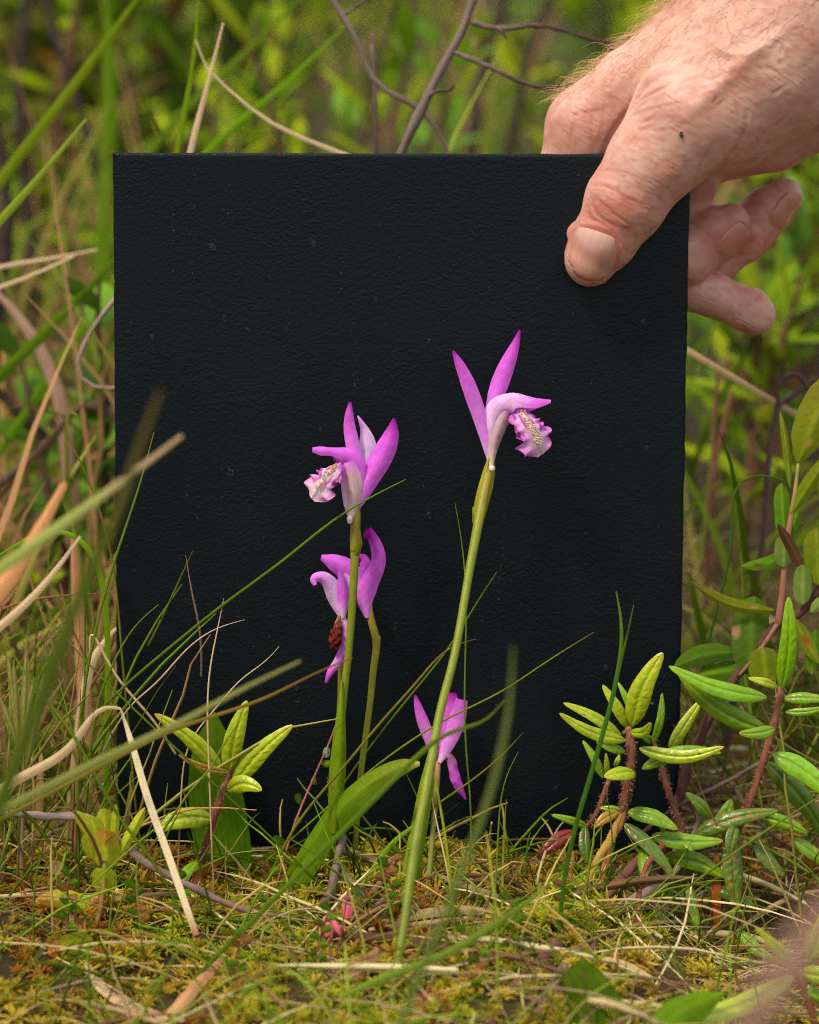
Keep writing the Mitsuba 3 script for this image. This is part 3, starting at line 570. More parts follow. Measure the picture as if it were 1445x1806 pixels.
def low_plants():
    o = thing('bog_plant', 'small plant with round yellow green leaves in the lower left moss', 'plant')
    part(o, 'stem', tube(path([(186, 1500), (183, 1560), (178, 1600), (165, 1648)], 300, None, 20, True), np.array([4, 4.5, 4.5, 4]) * PX, [(0, lin(130, 130, 40)), (1, lin(150, 100, 60))], 7), 'stem_skin')
    Y2 = [(0, lin(190, 210, 50)), (1, lin(206, 218, 76))]; Y3 = [(0, lin(180, 200, 44)), (.6, lin(200, 208, 76)), (1, lin(206, 140, 64))]
    for b, t, w, st, kw in [((184, 1578), (183, 1532), 44, Y2, dict(prof=OPROF)), ((188, 1535), (185, 1465), 48, Y3, dict(prof=OPROF)), ((180, 1500), (160, 1440), 36, Y2, {}), ((186, 1480), (184, 1425), 32, Y2, {}), ((200, 1492), (205, 1420), 16, Y2, {}),
            ((208, 1512), (256, 1424), 20, Y2, dict(fold=.5)), ((165, 1515), (152, 1470), 28, Y2, {}), ((172, 1612), (64, 1586), 36, Y3, dict(bend=.1)), ((180, 1490), (132, 1430), 26, Y2, {}), ((185, 1470), (190, 1480), 30, [(0, lin(190, 120, 60)), (1, lin(176, 90, 50))], {})]:
        thin_leaf(o, b, t, w, st, 300, 330, seed=b[0] + t[0], **kw)
    thin_leaf(o, (164, 1656), (86, 1684), 46, [(0, lin(100, 124, 26)), (.6, lin(118, 124, 30)), (1, lin(160, 70, 40))], ground_q(164, 1660) + 40, ground_q(164, 1660) + 80, bend=.1, prof=OPROF, hint=(0, -.6, .8), label='oval leaf with a reddened edge', seed=2)
    o = thing('bog_rosemary', 'slender grey green shoot with needle leaves at the left margin', 'plant')
    part(o, 'stem', tube(path([(38, 1300), (42, 1360), (40, 1450), (42, 1580)], 220, None, 20, True), np.array([3, 3.5, 4, 4]) * PX, [(0, lin(150, 140, 90)), (1, lin(150, 110, 90))], 7), 'stem_skin')
    for b, t, w in [((36, 1345), (14, 1156), 13), ((38, 1340), (46, 1150), 13), ((44, 1365), (78, 1186), 16), ((33, 1320), (24, 1170), 12), ((40, 1300), (60, 1195), 11), ((38, 1330), (0, 1230), 12)]:
        thin_leaf(o, b, t, w, [(0, lin(110, 120, 50)), (1, lin(150, 146, 84))], 220, 230, fold=.6, seed=b[0] + t[0], m=5)
    o = thing('cranberry_vine', 'thin pinkish vine with tiny oval leaves leaning before the black board', 'vine')
    V = [(596, 1270), (585, 1300), (570, 1335), (550, 1380), (525, 1440), (508, 1490), (494, 1540), (480, 1600)]
    part(o, 'stem', tube(path(V, 125, None, 40, True), np.array([1.8, 2, 2.4, 2.6]) * PX, [(0, lin(150, 84, 84)), (1, lin(150, 90, 70))], 6), 'stem_skin')
    for b, t, w, st in [((574, 1337), (578, 1318), 13, [(0, lin(190, 200, 180)), (1, lin(200, 210, 190))]), ((567, 1348), (584, 1346), 13, GRN), ((548, 1378), (558, 1377), 14, GRN), ((530, 1418), (524, 1400), 13, GRN), ((519, 1446), (532, 1447), 9, GRN), ((504, 1490), (480, 1478), 17, DG), ((490, 1520), (464, 1510), 18, DG), ((488, 1560), (502, 1552), 16, DG), ((482, 1590), (455, 1592), 17, DG)]:
        thin_leaf(o, b, t, w, st, 135, 145, n=10, m=5, prof=OPROF, seed=b[0])
    # two nodding cranberry flowers
    for lab, (x, y), bud, q in (('nodding pink cranberry flower with swept back petals in the moss', (580, 1628), False, 330), ('closed pink cranberry bud on a hooked stalk in the moss', (613, 1592), True, 320)):
        q = ground_q(x, y + 36) + 60
        o = thing('cranberry_flower', lab, 'flower')
        part(o, 'stalk', tube(path([(x + 1, y - 10), (x + 4, y - 24), (x + 3, y + 10), (x + 2, y + 70), (x - 2, y + 110)] if not bud else [(x, y - 14), (x + 1, y - 22), (x - 4, y + 10), (x - 18, y + 90), (x - 28, y + 130)], q, None, 26, True), 1.4 * PX, [(0, lin(130, 50, 50)), (1, lin(120, 60, 50))], 5), 'stem_skin')
        part(o, 'calyx', blob(U(x, y - 8, q), 6 * PX, lin(150, 70, 100), 3, .2), 'stem_skin')
        ends = [(-22, 8), (-3, 24), (20, 20), (4, 26)] if not bud else [(-5, 25), (5, 26), (0, 28)]
        for k, (dx, dy) in enumerate(ends):
            petal(o, 'petal', [(x + (k - 1) * 2, y - 6), (x + dx * .5, y + dy * .3 + (2 if bud else -2)), (x + dx, y + dy)], [9, 10, 3] if not bud else [11, 12, 4], q + k, q + 8 + k * 3, [(0, lin(226, 130, 150)), (1, lin(214, 90, 110))], cup=.5, n=10, m=5)
low_plants()

def sundew():
    o = thing('sundew', 'tiny round sundew with red tentacles in the moss at the bottom', 'plant')
    q = ground_q(765, 1770) + 60
    c = U(765, 1772, q)
    v, f, col = blob(c, 15 * PX, lin(150, 140, 40), 1, .2, 3, (1, .5, 1))
    part(o, 'leaf', (v, f, col), 'leaf_skin')
    rng = np.random.default_rng(3); t = []
    for a in np.linspace(0, 2 * np.pi, 34, endpoint=False):
        d = np.array([math.cos(a), -.6 * rng.random(), math.sin(a)])
        p = c + d * 13 * PX; e = c + d * (22 + 8 * rng.random()) * PX
        t += [tube(np.array([p, (p + e) / 2, e]), 0.9 * PX, [(0, lin(150, 90, 40)), (1, lin(160, 40, 40))], 4), blob(e, 1.8 * PX, lin(170, 40, 40), 0, 0, 0)]
    part(o, 'tentacles', join(t), 'stem_skin', None, 'stuff')
    part(o, 'stalk', tube(np.array([c - np.array([0, 0, 14 * PX]), c - np.array([.001, -.004, .006])]), 2 * PX, [(0, lin(150, 90, 50)), (1, lin(140, 60, 40))], 5), 'stem_skin')
sundew()

def broad_leaves():
    P = path([(484, 1606), (520, 1552), (565, 1480), (618, 1412), (670, 1372), (710, 1352), (740, 1346)], 0, None, 40)
    g0 = ground_q(484, 1606)
    P = path([(484, 1606, g0 + 10), (520, 1552, g0 + 20), (565, 1480, 200), (618, 1412, 220), (670, 1372, 240), (710, 1352, 290), (740, 1347, 350)], 0, None, 44)
    whole('broad_leaf', ribbon(P, np.array([34, 44, 47, 46, 42, 36, 24, 6]) * PX, [(0, lin(92, 130, 26)), (.5, lin(104, 146, 30)), (.85, lin(140, 160, 50)), (1, lin(196, 196, 96))], (-.35, -1, .35), .3, 17, 0, .05, (.75, .8, .7), .1, 3, .3, .22), 'blade_skin',
          'broad green leaf arching to a yellowed tip across the straight stem', 'leaf')
    P = path([(410, 1590, ground_q(410, 1590)), (396, 1500, 90), (380, 1400, 80), (376, 1330, 78), (379, 1256, 72)], 0, None, 40)
    whole('broad_leaf', ribbon(P, np.array([34, 70, 92, 98, 98, 92, 80, 56, 3]) * PX, [(0, lin(84, 126, 22)), (.4, lin(66, 112, 20)), (1, lin(84, 124, 30))], (.1, -1, .1), .12, 21, 0, .03, None, .1, 8, .3, .2), 'blade_skin',
          'wide dark green upright leaf standing against the board', 'leaf')
    P = path([(1075, 1860, 720), (1062, 1800, 700), (1040, 1750, 690), (1010, 1704, 690)], 0, None, 24)
    whole('broad_leaf', ribbon(P, np.array([50, 84, 92, 84, 66, 40]) * PX, [(0, lin(66, 104, 24)), (1, lin(84, 116, 30))], (.2, -1, .3), .15, 9, 0, .1, None, .15, 4), 'blade_skin', 'dark green blunt leaf at the bottom below the woody twigs', 'leaf')
    P = path([(1160, 1850, 760), (1200, 1795, 720), (1240, 1770, 700), (1278, 1752, 690)], 0, None, 24)
    whole('broad_leaf', ribbon(P, np.array([50, 66, 60, 40, 4]) * PX, [(0, lin(90, 130, 30)), (1, lin(100, 140, 34))], (.0, -1, .5), .25, 9, 0, .03, None, .1, 5), 'blade_skin', 'folded green leaf cut by the bottom margin at right', 'leaf')
broad_leaves()

# ================================================================ single grass blades
GT = [(0, lin(150, 144, 64)), (.05, lin(110, 140, 44)), (.5, lin(88, 122, 36)), (1, lin(88, 108, 36))]
GD = [(0, lin(90, 120, 40)), (.3, lin(58, 104, 34)), (1, lin(50, 90, 30))]
GY = [(0, lin(170, 140, 60)), (.1, lin(140, 150, 40)), (1, lin(120, 146, 34))]
TAN = [(0, lin(194, 170, 134)), (.5, lin(182, 156, 112)), (1, lin(154, 130, 86))]
DRY = [(0, lin(186, 172, 160)), (.4, lin(160, 132, 104)), (.8, lin(130, 126, 60)), (1, lin(96, 116, 36))]
STRAW = [(0, lin(150, 130, 110)), (.1, lin(206, 192, 150)), (.9, lin(214, 200, 156)), (1, lin(170, 110, 80))]
OLB = [(0, lin(130, 96, 50)), (.06, lin(130, 120, 40)), (1, lin(110, 128, 36))]
ORG = [(0, lin(200, 140, 100)), (.4, lin(214, 160, 90)), (1, lin(210, 180, 90))]

def extend_down(P, n=8):
    """Goes on from the lower end to the ground."""
    e, d = P[-1], P[-1] - P[-3]
    d = d / np.linalg.norm(d); d[1] *= .4
    if d[2] > -.35: d = np.array([d[0], 0, -.35])
    d = d / np.linalg.norm(d)
    s = max(0.0, (e[2] - gz(e[0], e[1])) / -d[2])
    if s < 0.003: return P
    return spl(np.vstack([P, e + d * s * np.linspace(.3, 1.05, 3)[:, None]])[::2] if len(P) > 12 else np.vstack([P, e + d * s]), len(P) + n)

def blade(label, pts, q0, q1, w, stops, ground=False, down=False, name='grass_blade', cat='grass blade', wide=None, twist=0, hint=(0, -1, .3), group=None, bsdf='blade_skin', q=None):
    P = path(pts, q0, q1, 44, ground)
    if down: P = extend_down(P)
    sc = scale_at(P[len(P) // 3])
    prof = np.array([.25, .75, .95, 1, 1, 1, 1, .95, .9])
    if wide is None: wide = w > 7
    if wide: mesh = ribbon(P, prof * w * sc, stops, hint, .3, 5, twist, 0, None, .1, pts[0][0] + .1)
    else: mesh = tube(P, prof * w / 2 * sc, stops, 6)
    return whole(name, mesh, bsdf, label, cat, group)

B = blade
B('long thin green blade arching from the left orchid down to the left', [(715, 846), (600, 910), (500, 988), (400, 1062), (300, 1142), (215, 1215), (140, 1290), (60, 1370)], 170, 240, 5.2, GT)
B('green blade standing along the left edge of the board, its tip against the black', [(272, 762), (248, 850), (222, 930), (196, 1010), (165, 1130), (145, 1250), (138, 1400)], 150, 260, 5, GT, down=True)
B('thin upright blade with a yellow tip left of the grey stalk', [(340, 972), (300, 1060), (255, 1150), (215, 1215), (170, 1330), (150, 1430)], 150, 200, 4, GY, True)
B('short green blade low on the left part of the board', [(280, 1066), (238, 1106), (205, 1160), (175, 1235), (160, 1330)], 150, 170, 4.5, GT, down=True)
B('grey dead stalk with a pale tip crossing the arching blade', [(328, 980), (340, 1050), (352, 1110), (355, 1200), (352, 1300), (356, 1450)], 165, 180, 3.6, DRY, True, bsdf='dry_skin')
B('tan dead blade curving to the right below the arching blade', [(432, 1093), (380, 1110), (330, 1145), (275, 1205), (236, 1240), (180, 1330)], 170, 200, 3.4, DRY, down=True, bsdf='dry_skin')
B('pale wiry stalk rising straight through the small leafy sprig', [(395, 1055), (384, 1110), (371, 1180), (368, 1330), (374, 1500)], 200, 240, 3.4, TAN, down=True, bsdf='dry_skin')
B('short pale bent straw above the small sprig', [(493, 1140), (468, 1166), (430, 1195), (380, 1250), (336, 1310), (320, 1400)], 160, 180, 3, TAN, down=True, bsdf='dry_skin')
B('hair thin upright blade right of the tallest orchid stem', [(803, 888), (815, 960), (822, 1050), (820, 1200), (823, 1330), (830, 1420), (828, 1530), (815, 1640)], 110, 110, 3.2, GT, True)
B('green blade leaning right behind the tallest orchid stem', [(877, 1008), (842, 1062), (800, 1130), (720, 1232), (640, 1335), (575, 1440), (540, 1540)], 80, 80, 3.6, GT, down=True)
B('olive blade with a brown tip crossing the tallest orchid stem', [(840, 1127), (792, 1145), (742, 1195), (680, 1265), (600, 1360), (520, 1460), (470, 1560)], 190, 240, 5, OLB, down=True)
B('thin blade stretching far to the right with a yellow tip', [(1048, 1115), (960, 1170), (880, 1222), (800, 1262), (720, 1310), (640, 1370), (560, 1440)], 150, 160, 3.4, GY, down=True)
B('olive blade rising right from the base of the leaning stem', [(923, 1292), (880, 1337), (820, 1385), (745, 1440), (690, 1500), (650, 1590)], 140, 160, 4, OLB, down=True)
B('thin blade curving upright right of the low orchid', [(915, 1325), (892, 1375), (880, 1450), (872, 1600), (850, 1760)], 130, 200, 3, GT, True)
B('dark green blade bending left in front of the bushy sprig', [(1087, 1043), (1096, 1100), (1087, 1200), (1062, 1300), (1040, 1375), (1010, 1480), (990, 1600), (985, 1660)], 250, 260, 8.5, GD, True)
B('dark green blade crossing beside its taller twin by the bushy sprig', [(1118, 1067), (1102, 1140), (1080, 1230), (1055, 1320), (1030, 1410), (1005, 1500), (985, 1620)], 245, 250, 6.5, GD, down=True)
B('blurred pale green blade upright in front of the board right of centre', [(905, 1140), (900, 1230), (885, 1320), (858, 1420), (825, 1510), (790, 1600)], 1250, 1250, 13, [(0, lin(108, 124, 74)), (1, lin(96, 126, 52))], down=True)
B('blurred bent blade tip beside the low orchid', [(890, 1235), (852, 1272), (800, 1290), (730, 1340), (650, 1420)], 560, 560, 10, [(0, lin(96, 100, 40)), (.3, lin(90, 130, 40)), (1, lin(90, 120, 40))], down=True)
B('straight yellow green blade at the bottom right of the leaning stem', [(893, 1410), (888, 1500), (886, 1650), (884, 1800)], 230, 380, 5, GY)
B('yellow green blade curving down in front of the leaning stem', [(760, 1330), (770, 1385), (786, 1480), (798, 1590), (808, 1700), (816, 1810)], 230, 560, 6, GY)
B('fine dry stalk beside the curving yellow green blade', [(762, 1408), (775, 1470), (790, 1540), (800, 1640)], 240, 400, 3.4, TAN, True, bsdf='dry_skin')
B('blurred pale green stalk with a tan tip reaching over the left board edge', [(322, 768), (205, 856), (60, 960), (-40, 1030), (-160, 1110)], 980, 980, 27, [(0, lin(190, 160, 124)), (.05, lin(190, 166, 120)), (.09, lin(160, 180, 110)), (.6, lin(150, 172, 96)), (1, lin(110, 140, 60))], down=True)
B('faint dark green blade out of focus before the upper left of the board', [(283, 690), (245, 790), (215, 880), (150, 1030), (90, 1180)], 1500, 1400, 26, [(0, lin(110, 92, 50)), (.2, lin(84, 104, 40)), (1, lin(80, 104, 36))], down=True)
B('blurred orange dead blade at the left margin', [(114, 852), (66, 940), (0, 1040), (-80, 1130)], 800, 800, 42, ORG, down=True, bsdf='dry_skin')
B('blurred olive blade pointing right above the small sprig', [(530, 1166), (400, 1230), (330, 1268), (200, 1330), (80, 1390)], 800, 800, 16, [(0, lin(150, 150, 84)), (1, lin(124, 150, 60))], down=True)
B('olive blade with a brown tip ending at the wilted orchid', [(622, 1160), (560, 1186), (470, 1230), (380, 1262), (300, 1290), (200, 1340)], 420, 420, 7.5, [(0, lin(140, 90, 50)), (.15, lin(130, 110, 44)), (1, lin(104, 124, 40))], down=True)
B('bright green blade arching over at the left margin', [(-20, 992), (50, 950), (110, 938), (150, 962), (182, 1040), (190, 1180), (188, 1330)], 60, 60, 10, [(0, lin(110, 160, 30)), (1, lin(100, 140, 30))], down=True)
B('pinkish tan blade leaning right below the orange blade', [(142, 946), (62, 1048), (-30, 1130)], 420, 420, 18, TAN, down=True, bsdf='dry_skin')
B('thin green blade with a dark tip left of the board', [(92, 718), (130, 790), (165, 870), (190, 950), (205, 1040), (215, 1150)], 60, 60, 4, OLB, down=True)
B('thin green blade upright just left of the board', [(103, 832), (120, 890), (138, 960), (148, 1050), (150, 1180), (146, 1300)], 100, 100, 3.6, GT, down=True)
B('cream dead straw leaning right with mottled sides before the small sprig', [(213, 1250), (232, 1310), (258, 1400), (290, 1490), (318, 1570), (346, 1650)], 330, 420, 13, STRAW, bsdf='dry_skin')
B('tan folded dead leaf running left from the cream straw', [(213, 1250), (190, 1248), (130, 1310), (40, 1370), (-40, 1420)], 328, 330, 18, [(0, lin(180, 160, 120)), (1, lin(186, 150, 110))], down=True, bsdf='dry_skin')
B('kinked tan straw at the lower left of the board', [(160, 1178), (164, 1120), (182, 1150), (215, 1205), (270, 1270), (310, 1330)], 130, 140, 5, TAN, bsdf='dry_skin')
B('wide pale dead leaf beside the lower left edge of the board', [(206, 1108), (172, 1150), (150, 1215), (138, 1300)], -30, -30, 18, TAN, down=True, bsdf='dry_skin')
B('bright green blade slanting across the lower left grass', [(0, 1108), (40, 1180), (110, 1270), (160, 1350), (210, 1440), (270, 1520), (330, 1640)], 300, 420, 5.5, GT)
B('green blade bending through the lower left moss', [(70, 1075), (120, 1130), (165, 1180), (215, 1230)], 250, 250, 4, GT, down=True)
B('pale green flat blade leaning from the leaning stem towards the left', [(744, 1448), (690, 1490), (650, 1545), (620, 1590)], 190, 330, 9, [(0, lin(110, 150, 50)), (1, lin(116, 160, 60))], True)
B('bluish green blade low in front of the leaning stem', [(668, 1500), (690, 1610), (715, 1720), (740, 1810)], 420, 520, 5, [(0, lin(110, 150, 60)), (1, lin(100, 150, 56))])
B('yellow green blade low at the bottom middle', [(668, 1622), (690, 1700), (710, 1800)], 500, 560, 5, GY)
B('green blade leaning right along the bottom', [(733, 1640), (760, 1720), (790, 1810)], 520, 560, 6, GT)
B('long green blade rising from the bottom twigs to the right', [(1445, 1405), (1330, 1480), (1220, 1560), (1090, 1660), (960, 1760), (880, 1810)], 200, 480, 5, GT)
B('thin green blade arching through the bushy sprig', [(1070, 1400), (1080, 1500), (1068, 1560), (1020, 1620), (950, 1665), (900, 1690)], 200, 300, 4, GD)
B('pale straw standing in the twigs right of the bushy sprig', [(1100, 1570), (1115, 1640), (1130, 1720), (1142, 1810)], 300, 400, 4.5, STRAW, bsdf='dry_skin')
B('pale straw leaning right below the bushy sprig', [(1100, 1580), (1140, 1640), (1185, 1710), (1222, 1768)], 300, 380, 4, STRAW, bsdf='dry_skin')
B('blurred broad tan stalk crossing the bottom right corner', [(1510, 1560), (1420, 1670), (1350, 1770), (1300, 1850)], 2650, 2650, 62, [(0, lin(150, 118, 104)), (1, lin(140, 108, 94))], bsdf='dry_skin')
B('blurred pale green blade lying across the bottom moss', [(960, 1570), (860, 1640), (770, 1690), (690, 1720), (600, 1760)], 800, 800, 14, [(0, lin(100, 130, 50)), (1, lin(120, 150, 60))])
B('dark green bent grass blade right of the board', [(1432, 882), (1390, 852), (1345, 839), (1316, 845), (1290, 950), (1268, 1060), (1240, 1180), (1210, 1300)], -60, -60, 5, GD, down=True)

# behind the board, out of focus
B('wide green blade slanting down to the left at the upper left', [(268, -40), (130, 150), (20, 292), (-60, 400)], -900, -900, 21, [(0, lin(110, 136, 26)), (1, lin(104, 130, 26))], down=True)
B('green blade standing upright behind the top left of the board', [(352, -20), (336, 140), (308, 300), (300, 420)], -500, -500, 12, [(0, lin(112, 150, 30)), (1, lin(104, 130, 26))], down=True)
B('faint green blade leaning right far behind the board', [(545, -20), (420, 105), (330, 190), (230, 330), (180, 500)], -1500, -1500, 16, [(0, lin(96, 130, 40)), (1, lin(96, 120, 34))], down=True)
B('bright green blade crossing behind the top edge of the board', [(625, 28), (500, 150), (350, 285), (280, 380)], -900, -900, 15, [(0, lin(100, 150, 30)), (1, lin(90, 140, 24))], down=True)
B('broad soft green blade upright at the upper left', [(188, -20), (192, 200), (182, 420), (178, 640)], -1900, -1900, 30, [(0, lin(90, 130, 30)), (1, lin(100, 140, 40))], down=True)
B('light green blade with a cut tip left of the board top', [(152, 210), (60, 322), (-30, 420)], -350, -350, 20, [(0, lin(130, 156, 60)), (1, lin(120, 156, 44))], down=True)
B('tan dry stalk with a broken top behind the board', [(394, 40), (366, 150), (331, 290), (310, 420)], -380, -380, 14, TAN, down=True, bsdf='dry_skin')
B('tan dry blade curving down behind the top edge of the board', [(345, 70), (352, 100), (385, 140), (450, 197), (530, 242), (640, 285), (760, 350)], -450, -450, 11, TAN, down=True, bsdf='dry_skin')
B('dark green blade leaning in the left background', [(205, 455), (130, 535), (60, 605), (-30, 690)], -700, -700, 24, [(0, lin(80, 116, 26)), (1, lin(86, 124, 28))], down=True)
B('tan dead blade lying level in the left background', [(172, 440), (90, 456), (-20, 476), (-80, 500)], -700, -700, 15, TAN, down=True, bsdf='dry_skin')
B('pale dead blade leaning under the level one in the left background', [(130, 452), (50, 488), (-40, 520)], -600, -600, 17, TAN, down=True, bsdf='dry_skin')
B('pinkish dead stalk curving down in the left background', [(-20, 500), (55, 590), (100, 690), (118, 800)], -900, -900, 24, [(0, lin(170, 136, 116)), (1, lin(140, 104, 86))], down=True, bsdf='dry_skin')
B('orange tan dead blade upright left of the board', [(128, 940), (140, 1100), (148, 1230)], -150, -150, 24, [(0, lin(170, 120, 84)), (1, lin(180, 140, 100))], down=True, bsdf='dry_skin')
B('brown dead blade lying level beside the board', [(206, 1045), (120, 1050), (40, 1062), (-30, 1090)], -60, -60, 6, [(0, lin(120, 80, 50)), (1, lin(140, 100, 60))], down=True, bsdf='dry_skin')

# ================================================================ twigs
BK = [(0, lin(120, 104, 96)), (.5, lin(84, 66, 58)), (1, lin(70, 54, 46))]
GB = [(0, lin(150, 130, 120)), (.5, lin(130, 108, 98)), (1, lin(110, 86, 76))]
def twig(label, limbs, stops, down=True):
    o = thing('bare_twig', label, 'twig')
    for k, (pts, q0, q1, r) in enumerate(limbs):
        P = path(pts, q0, q1, 36)
        if down and k == 0: P = extend_down(P)
        part(o, 'stem' if k == 0 else 'branch', tube(P, np.array(r) * scale_at(P[12]), stops, 8, .45, k + pts[0][0] % 7), 'bark_skin')
    return o
twig('dark forked twig rising behind the top edge of the board', [
    ([(842, -40), (822, 40), (785, 110), (745, 190), (700, 290), (680, 400), (670, 600)], -420, -420, [7, 9, 10, 11, 11, 12, 12]),
    ([(830, 38), (878, 50), (950, 45), (1020, 62), (1090, 80)], -420, -500, [5, 5, 4, 4, 3]),
    ([(800, 92), (850, 112), (905, 138), (945, 152), (1005, 156)], -420, -380, [5, 5, 4, 4, 3]),
    ([(750, 178), (775, 160), (795, 158), (800, 150)], -415, -400, [4, 4, 3, 2]), ([(878, 50), (890, 62), (893, 70)], -430, -430, [3, 3, 2])], BK)
twig('thin grey brown twig bending down left of the dark forked twig', [
    ([(572, -30), (600, 20), (632, 80), (652, 130), (690, 165), (738, 190), (800, 300)], -520, -520, [5, 5, 5, 5, 5, 4, 4]),
    ([(600, 28), (625, 15), (655, -10)], -520, -540, [4, 3, 3]), ([(655, 60), (660, 120), (662, 260), (660, 420)], -620, -620, [4, 4, 5, 6])], BK)
twig('dark branch slanting through the left background', [([(-30, 660), (80, 772), (160, 835), (215, 890), (300, 990)], -1000, -1000, [9, 11, 10, 10, 10])], [(0, lin(44, 32, 26)), (1, lin(54, 40, 32))])
twig('hooked grey twig beside the upper left edge of the board', [([(215, 515), (178, 560), (142, 625), (140, 660), (160, 680), (230, 684), (330, 760)], -420, -420, [4, 4, 4, 5, 5, 4, 4])], GB)
twig('brown arched twig in the left background', [([(215, 770), (190, 722), (150, 716), (95, 770), (30, 830), (-40, 890)], -800, -800, [7, 8, 8, 8, 8, 8])], [(0, lin(110, 84, 72)), (1, lin(90, 66, 54))])
twig('purple brown forked stem in the right background', [
    ([(1372, 715), (1358, 790), (1352, 880), (1342, 980), (1322, 1070), (1300, 1200)], -420, -420, [6, 6, 6, 6, 7, 7]),
    ([(1372, 715), (1410, 690), (1470, 640)], -420, -430, [5, 5, 5]), ([(1372, 715), (1383, 668), (1402, 660), (1425, 684), (1450, 705)], -410, -390, [4, 4, 4, 5, 5])], [(0, lin(104, 80, 76)), (1, lin(90, 66, 60))])
twig('thin brown stem standing right of the board', [([(1292, 690), (1268, 790), (1252, 900), (1246, 1000), (1240, 1150)], -850, -850, [5, 5, 6, 7, 7]), ([(1268, 640), (1262, 720), (1258, 850)], -900, -850, [4, 4, 5])], [(0, lin(120, 84, 60)), (1, lin(90, 60, 46))])
twig('grey woody twig winding through the lower left moss', [([(-20, 1428), (100, 1440), (165, 1446), (240, 1510), (300, 1545), (375, 1582), (450, 1610), (545, 1616)], 260, 330, [6, 7, 7, 6, 6, 6, 6, 4])], GB, False)
twig('forked grey twig standing at the foot of the straight orchid', [
    ([(606, 1475), (596, 1510), (590, 1545), (580, 1580), (540, 1625), (490, 1665), (440, 1700)], 180, 380, [7, 9, 9, 8, 8, 8, 7]),
    ([(598, 1530), (630, 1570), (660, 1610), (692, 1668)], 200, 400, [7, 7, 7, 6])], BK, False)
twig('thin dark twig arching right behind the leaning stem', [([(640, 1610), (700, 1575), (770, 1552), (850, 1545), (900, 1555), (950, 1580), (990, 1605)], 200, 220, [3, 4, 4, 4, 4, 5, 6]), ([(950, 1580), (930, 1572), (915, 1600)], 220, 230, [4, 3, 2])], BK, False)
twig('reddish woody stem leaning up from the bottom to the bushy sprig', [([(1140, 1500), (1060, 1590), (1010, 1640), (950, 1700), (900, 1755), (860, 1810)], 110, 480, [8, 9, 10, 11, 12, 12]), ([(1030, 1560), (1035, 1610), (1050, 1645), (1010, 1700)], 120, 300, [5, 5, 5, 5])], [(0, lin(120, 76, 64)), (1, lin(100, 66, 60))], False)
twig('pale grey woody stem crossing the reddish one at the bottom right', [([(1220, 1500), (1150, 1570), (1070, 1610), (1020, 1670), (970, 1750), (940, 1815)], 60, 480, [6, 8, 9, 9, 10, 10]), ([(1240, 1420), (1210, 1500), (1150, 1570)], 50, 60, [5, 5, 5])], GB, False)
twig('thin brown twig lying slantwise right of the bushy sprig', [([(1350, 1340), (1280, 1380), (1200, 1420), (1120, 1480)], 10, 30, [4, 4, 4, 4]), ([(1290, 1380), (1330, 1440), (1400, 1500)], 0, 10, [4, 3, 3])], BK, False)

for lab, pts, q, r in [('dark grey brown stem blurred at the upper left corner', [(60, -60), (40, 60), (34, 180), (50, 330), (60, 520)], -3200, 13), ('thick dark stem blurred behind the top of the dark twig', [(905, -60), (880, 30), (850, 140), (830, 300), (820, 480)], -3600, 12),
        ('dark stem blurred at the left margin beside the board', [(-14, 180), (4, 290), (10, 380), (0, 520)], -1500, 14), ('dark leaning stem blurred behind the top of the board', [(1010, -60), (960, 20), (930, 110), (900, 260)], -3000, 8), ('brown stem blurred at the upper left among green blades', [(72, -50), (90, 40), (120, 130), (160, 260), (200, 420)], -2200, 9)]:
    twig(lab, [(pts, q, q, [r * .8, r, r, r])], [(0, lin(62, 50, 42)), (1, lin(46, 36, 32))])

# crumpled dead leaf at the stem's foot
P = path([(620, 1730, ground_q(620, 1730) + 30), (640, 1690, ground_q(640, 1700) + 60), (665, 1670, ground_q(660, 1690) + 70)], 0, None, 24)
whole('dead_leaf', ribbon(P, np.array([14, 40, 50, 36, 12]) * PX, [(0, lin(120, 84, 50)), (1, lin(140, 104, 70))], (0, -.5, .8), .3, 9, 40, .35, None, .5, 3, .5), 'dry_skin', 'curled brown dead leaf at the foot of the leaning stem', 'leaf')
P = path([(150, 1690, ground_q(150, 1690) + 40), (180, 1740, ground_q(180, 1740) + 50), (240, 1770, ground_q(240, 1770) + 60), (330, 1800, ground_q(320, 1800) + 60)], 0, None, 30)
whole('dead_leaf', ribbon(P, np.array([8, 16, 26, 30, 26]) * PX, TAN, (0, -.6, .8), .3, 7, 60, .1, None, .2, 3, .5), 'dry_skin', 'long curling tan dead leaf in the bottom left moss', 'leaf')
P = path([(300, 1790, ground_q(300, 1790) + 80), (350, 1730, ground_q(350, 1730) + 60), (395, 1680, ground_q(395, 1680) + 50)], 0, None, 30)
whole('dead_leaf', ribbon(P, np.array([20, 24, 22, 10]) * PX, [(0, lin(190, 140, 100)), (1, lin(150, 100, 74))], (0, -.6, .8), .3, 7, 20, .1, None, .2, 3, .5), 'dry_skin', 'reddish tan dead leaf strip slanting at the bottom left', 'leaf')
P = path([(85, 1480, ground_q(85, 1500) + 60), (108, 1560, ground_q(110, 1570) + 40), (130, 1640, ground_q(130, 1650) + 30)], 0, None, 30)
whole('dead_leaf', ribbon(P, np.array([18, 30, 28, 20]) * PX, [(0, lin(150, 116, 96)), (1, lin(140, 100, 80))], (0, -.6, .8), .3, 7, 20, .1, None, .2, 3, .5), 'dry_skin', 'flat brown dead leaf strip beside the round leaved plant', 'leaf')

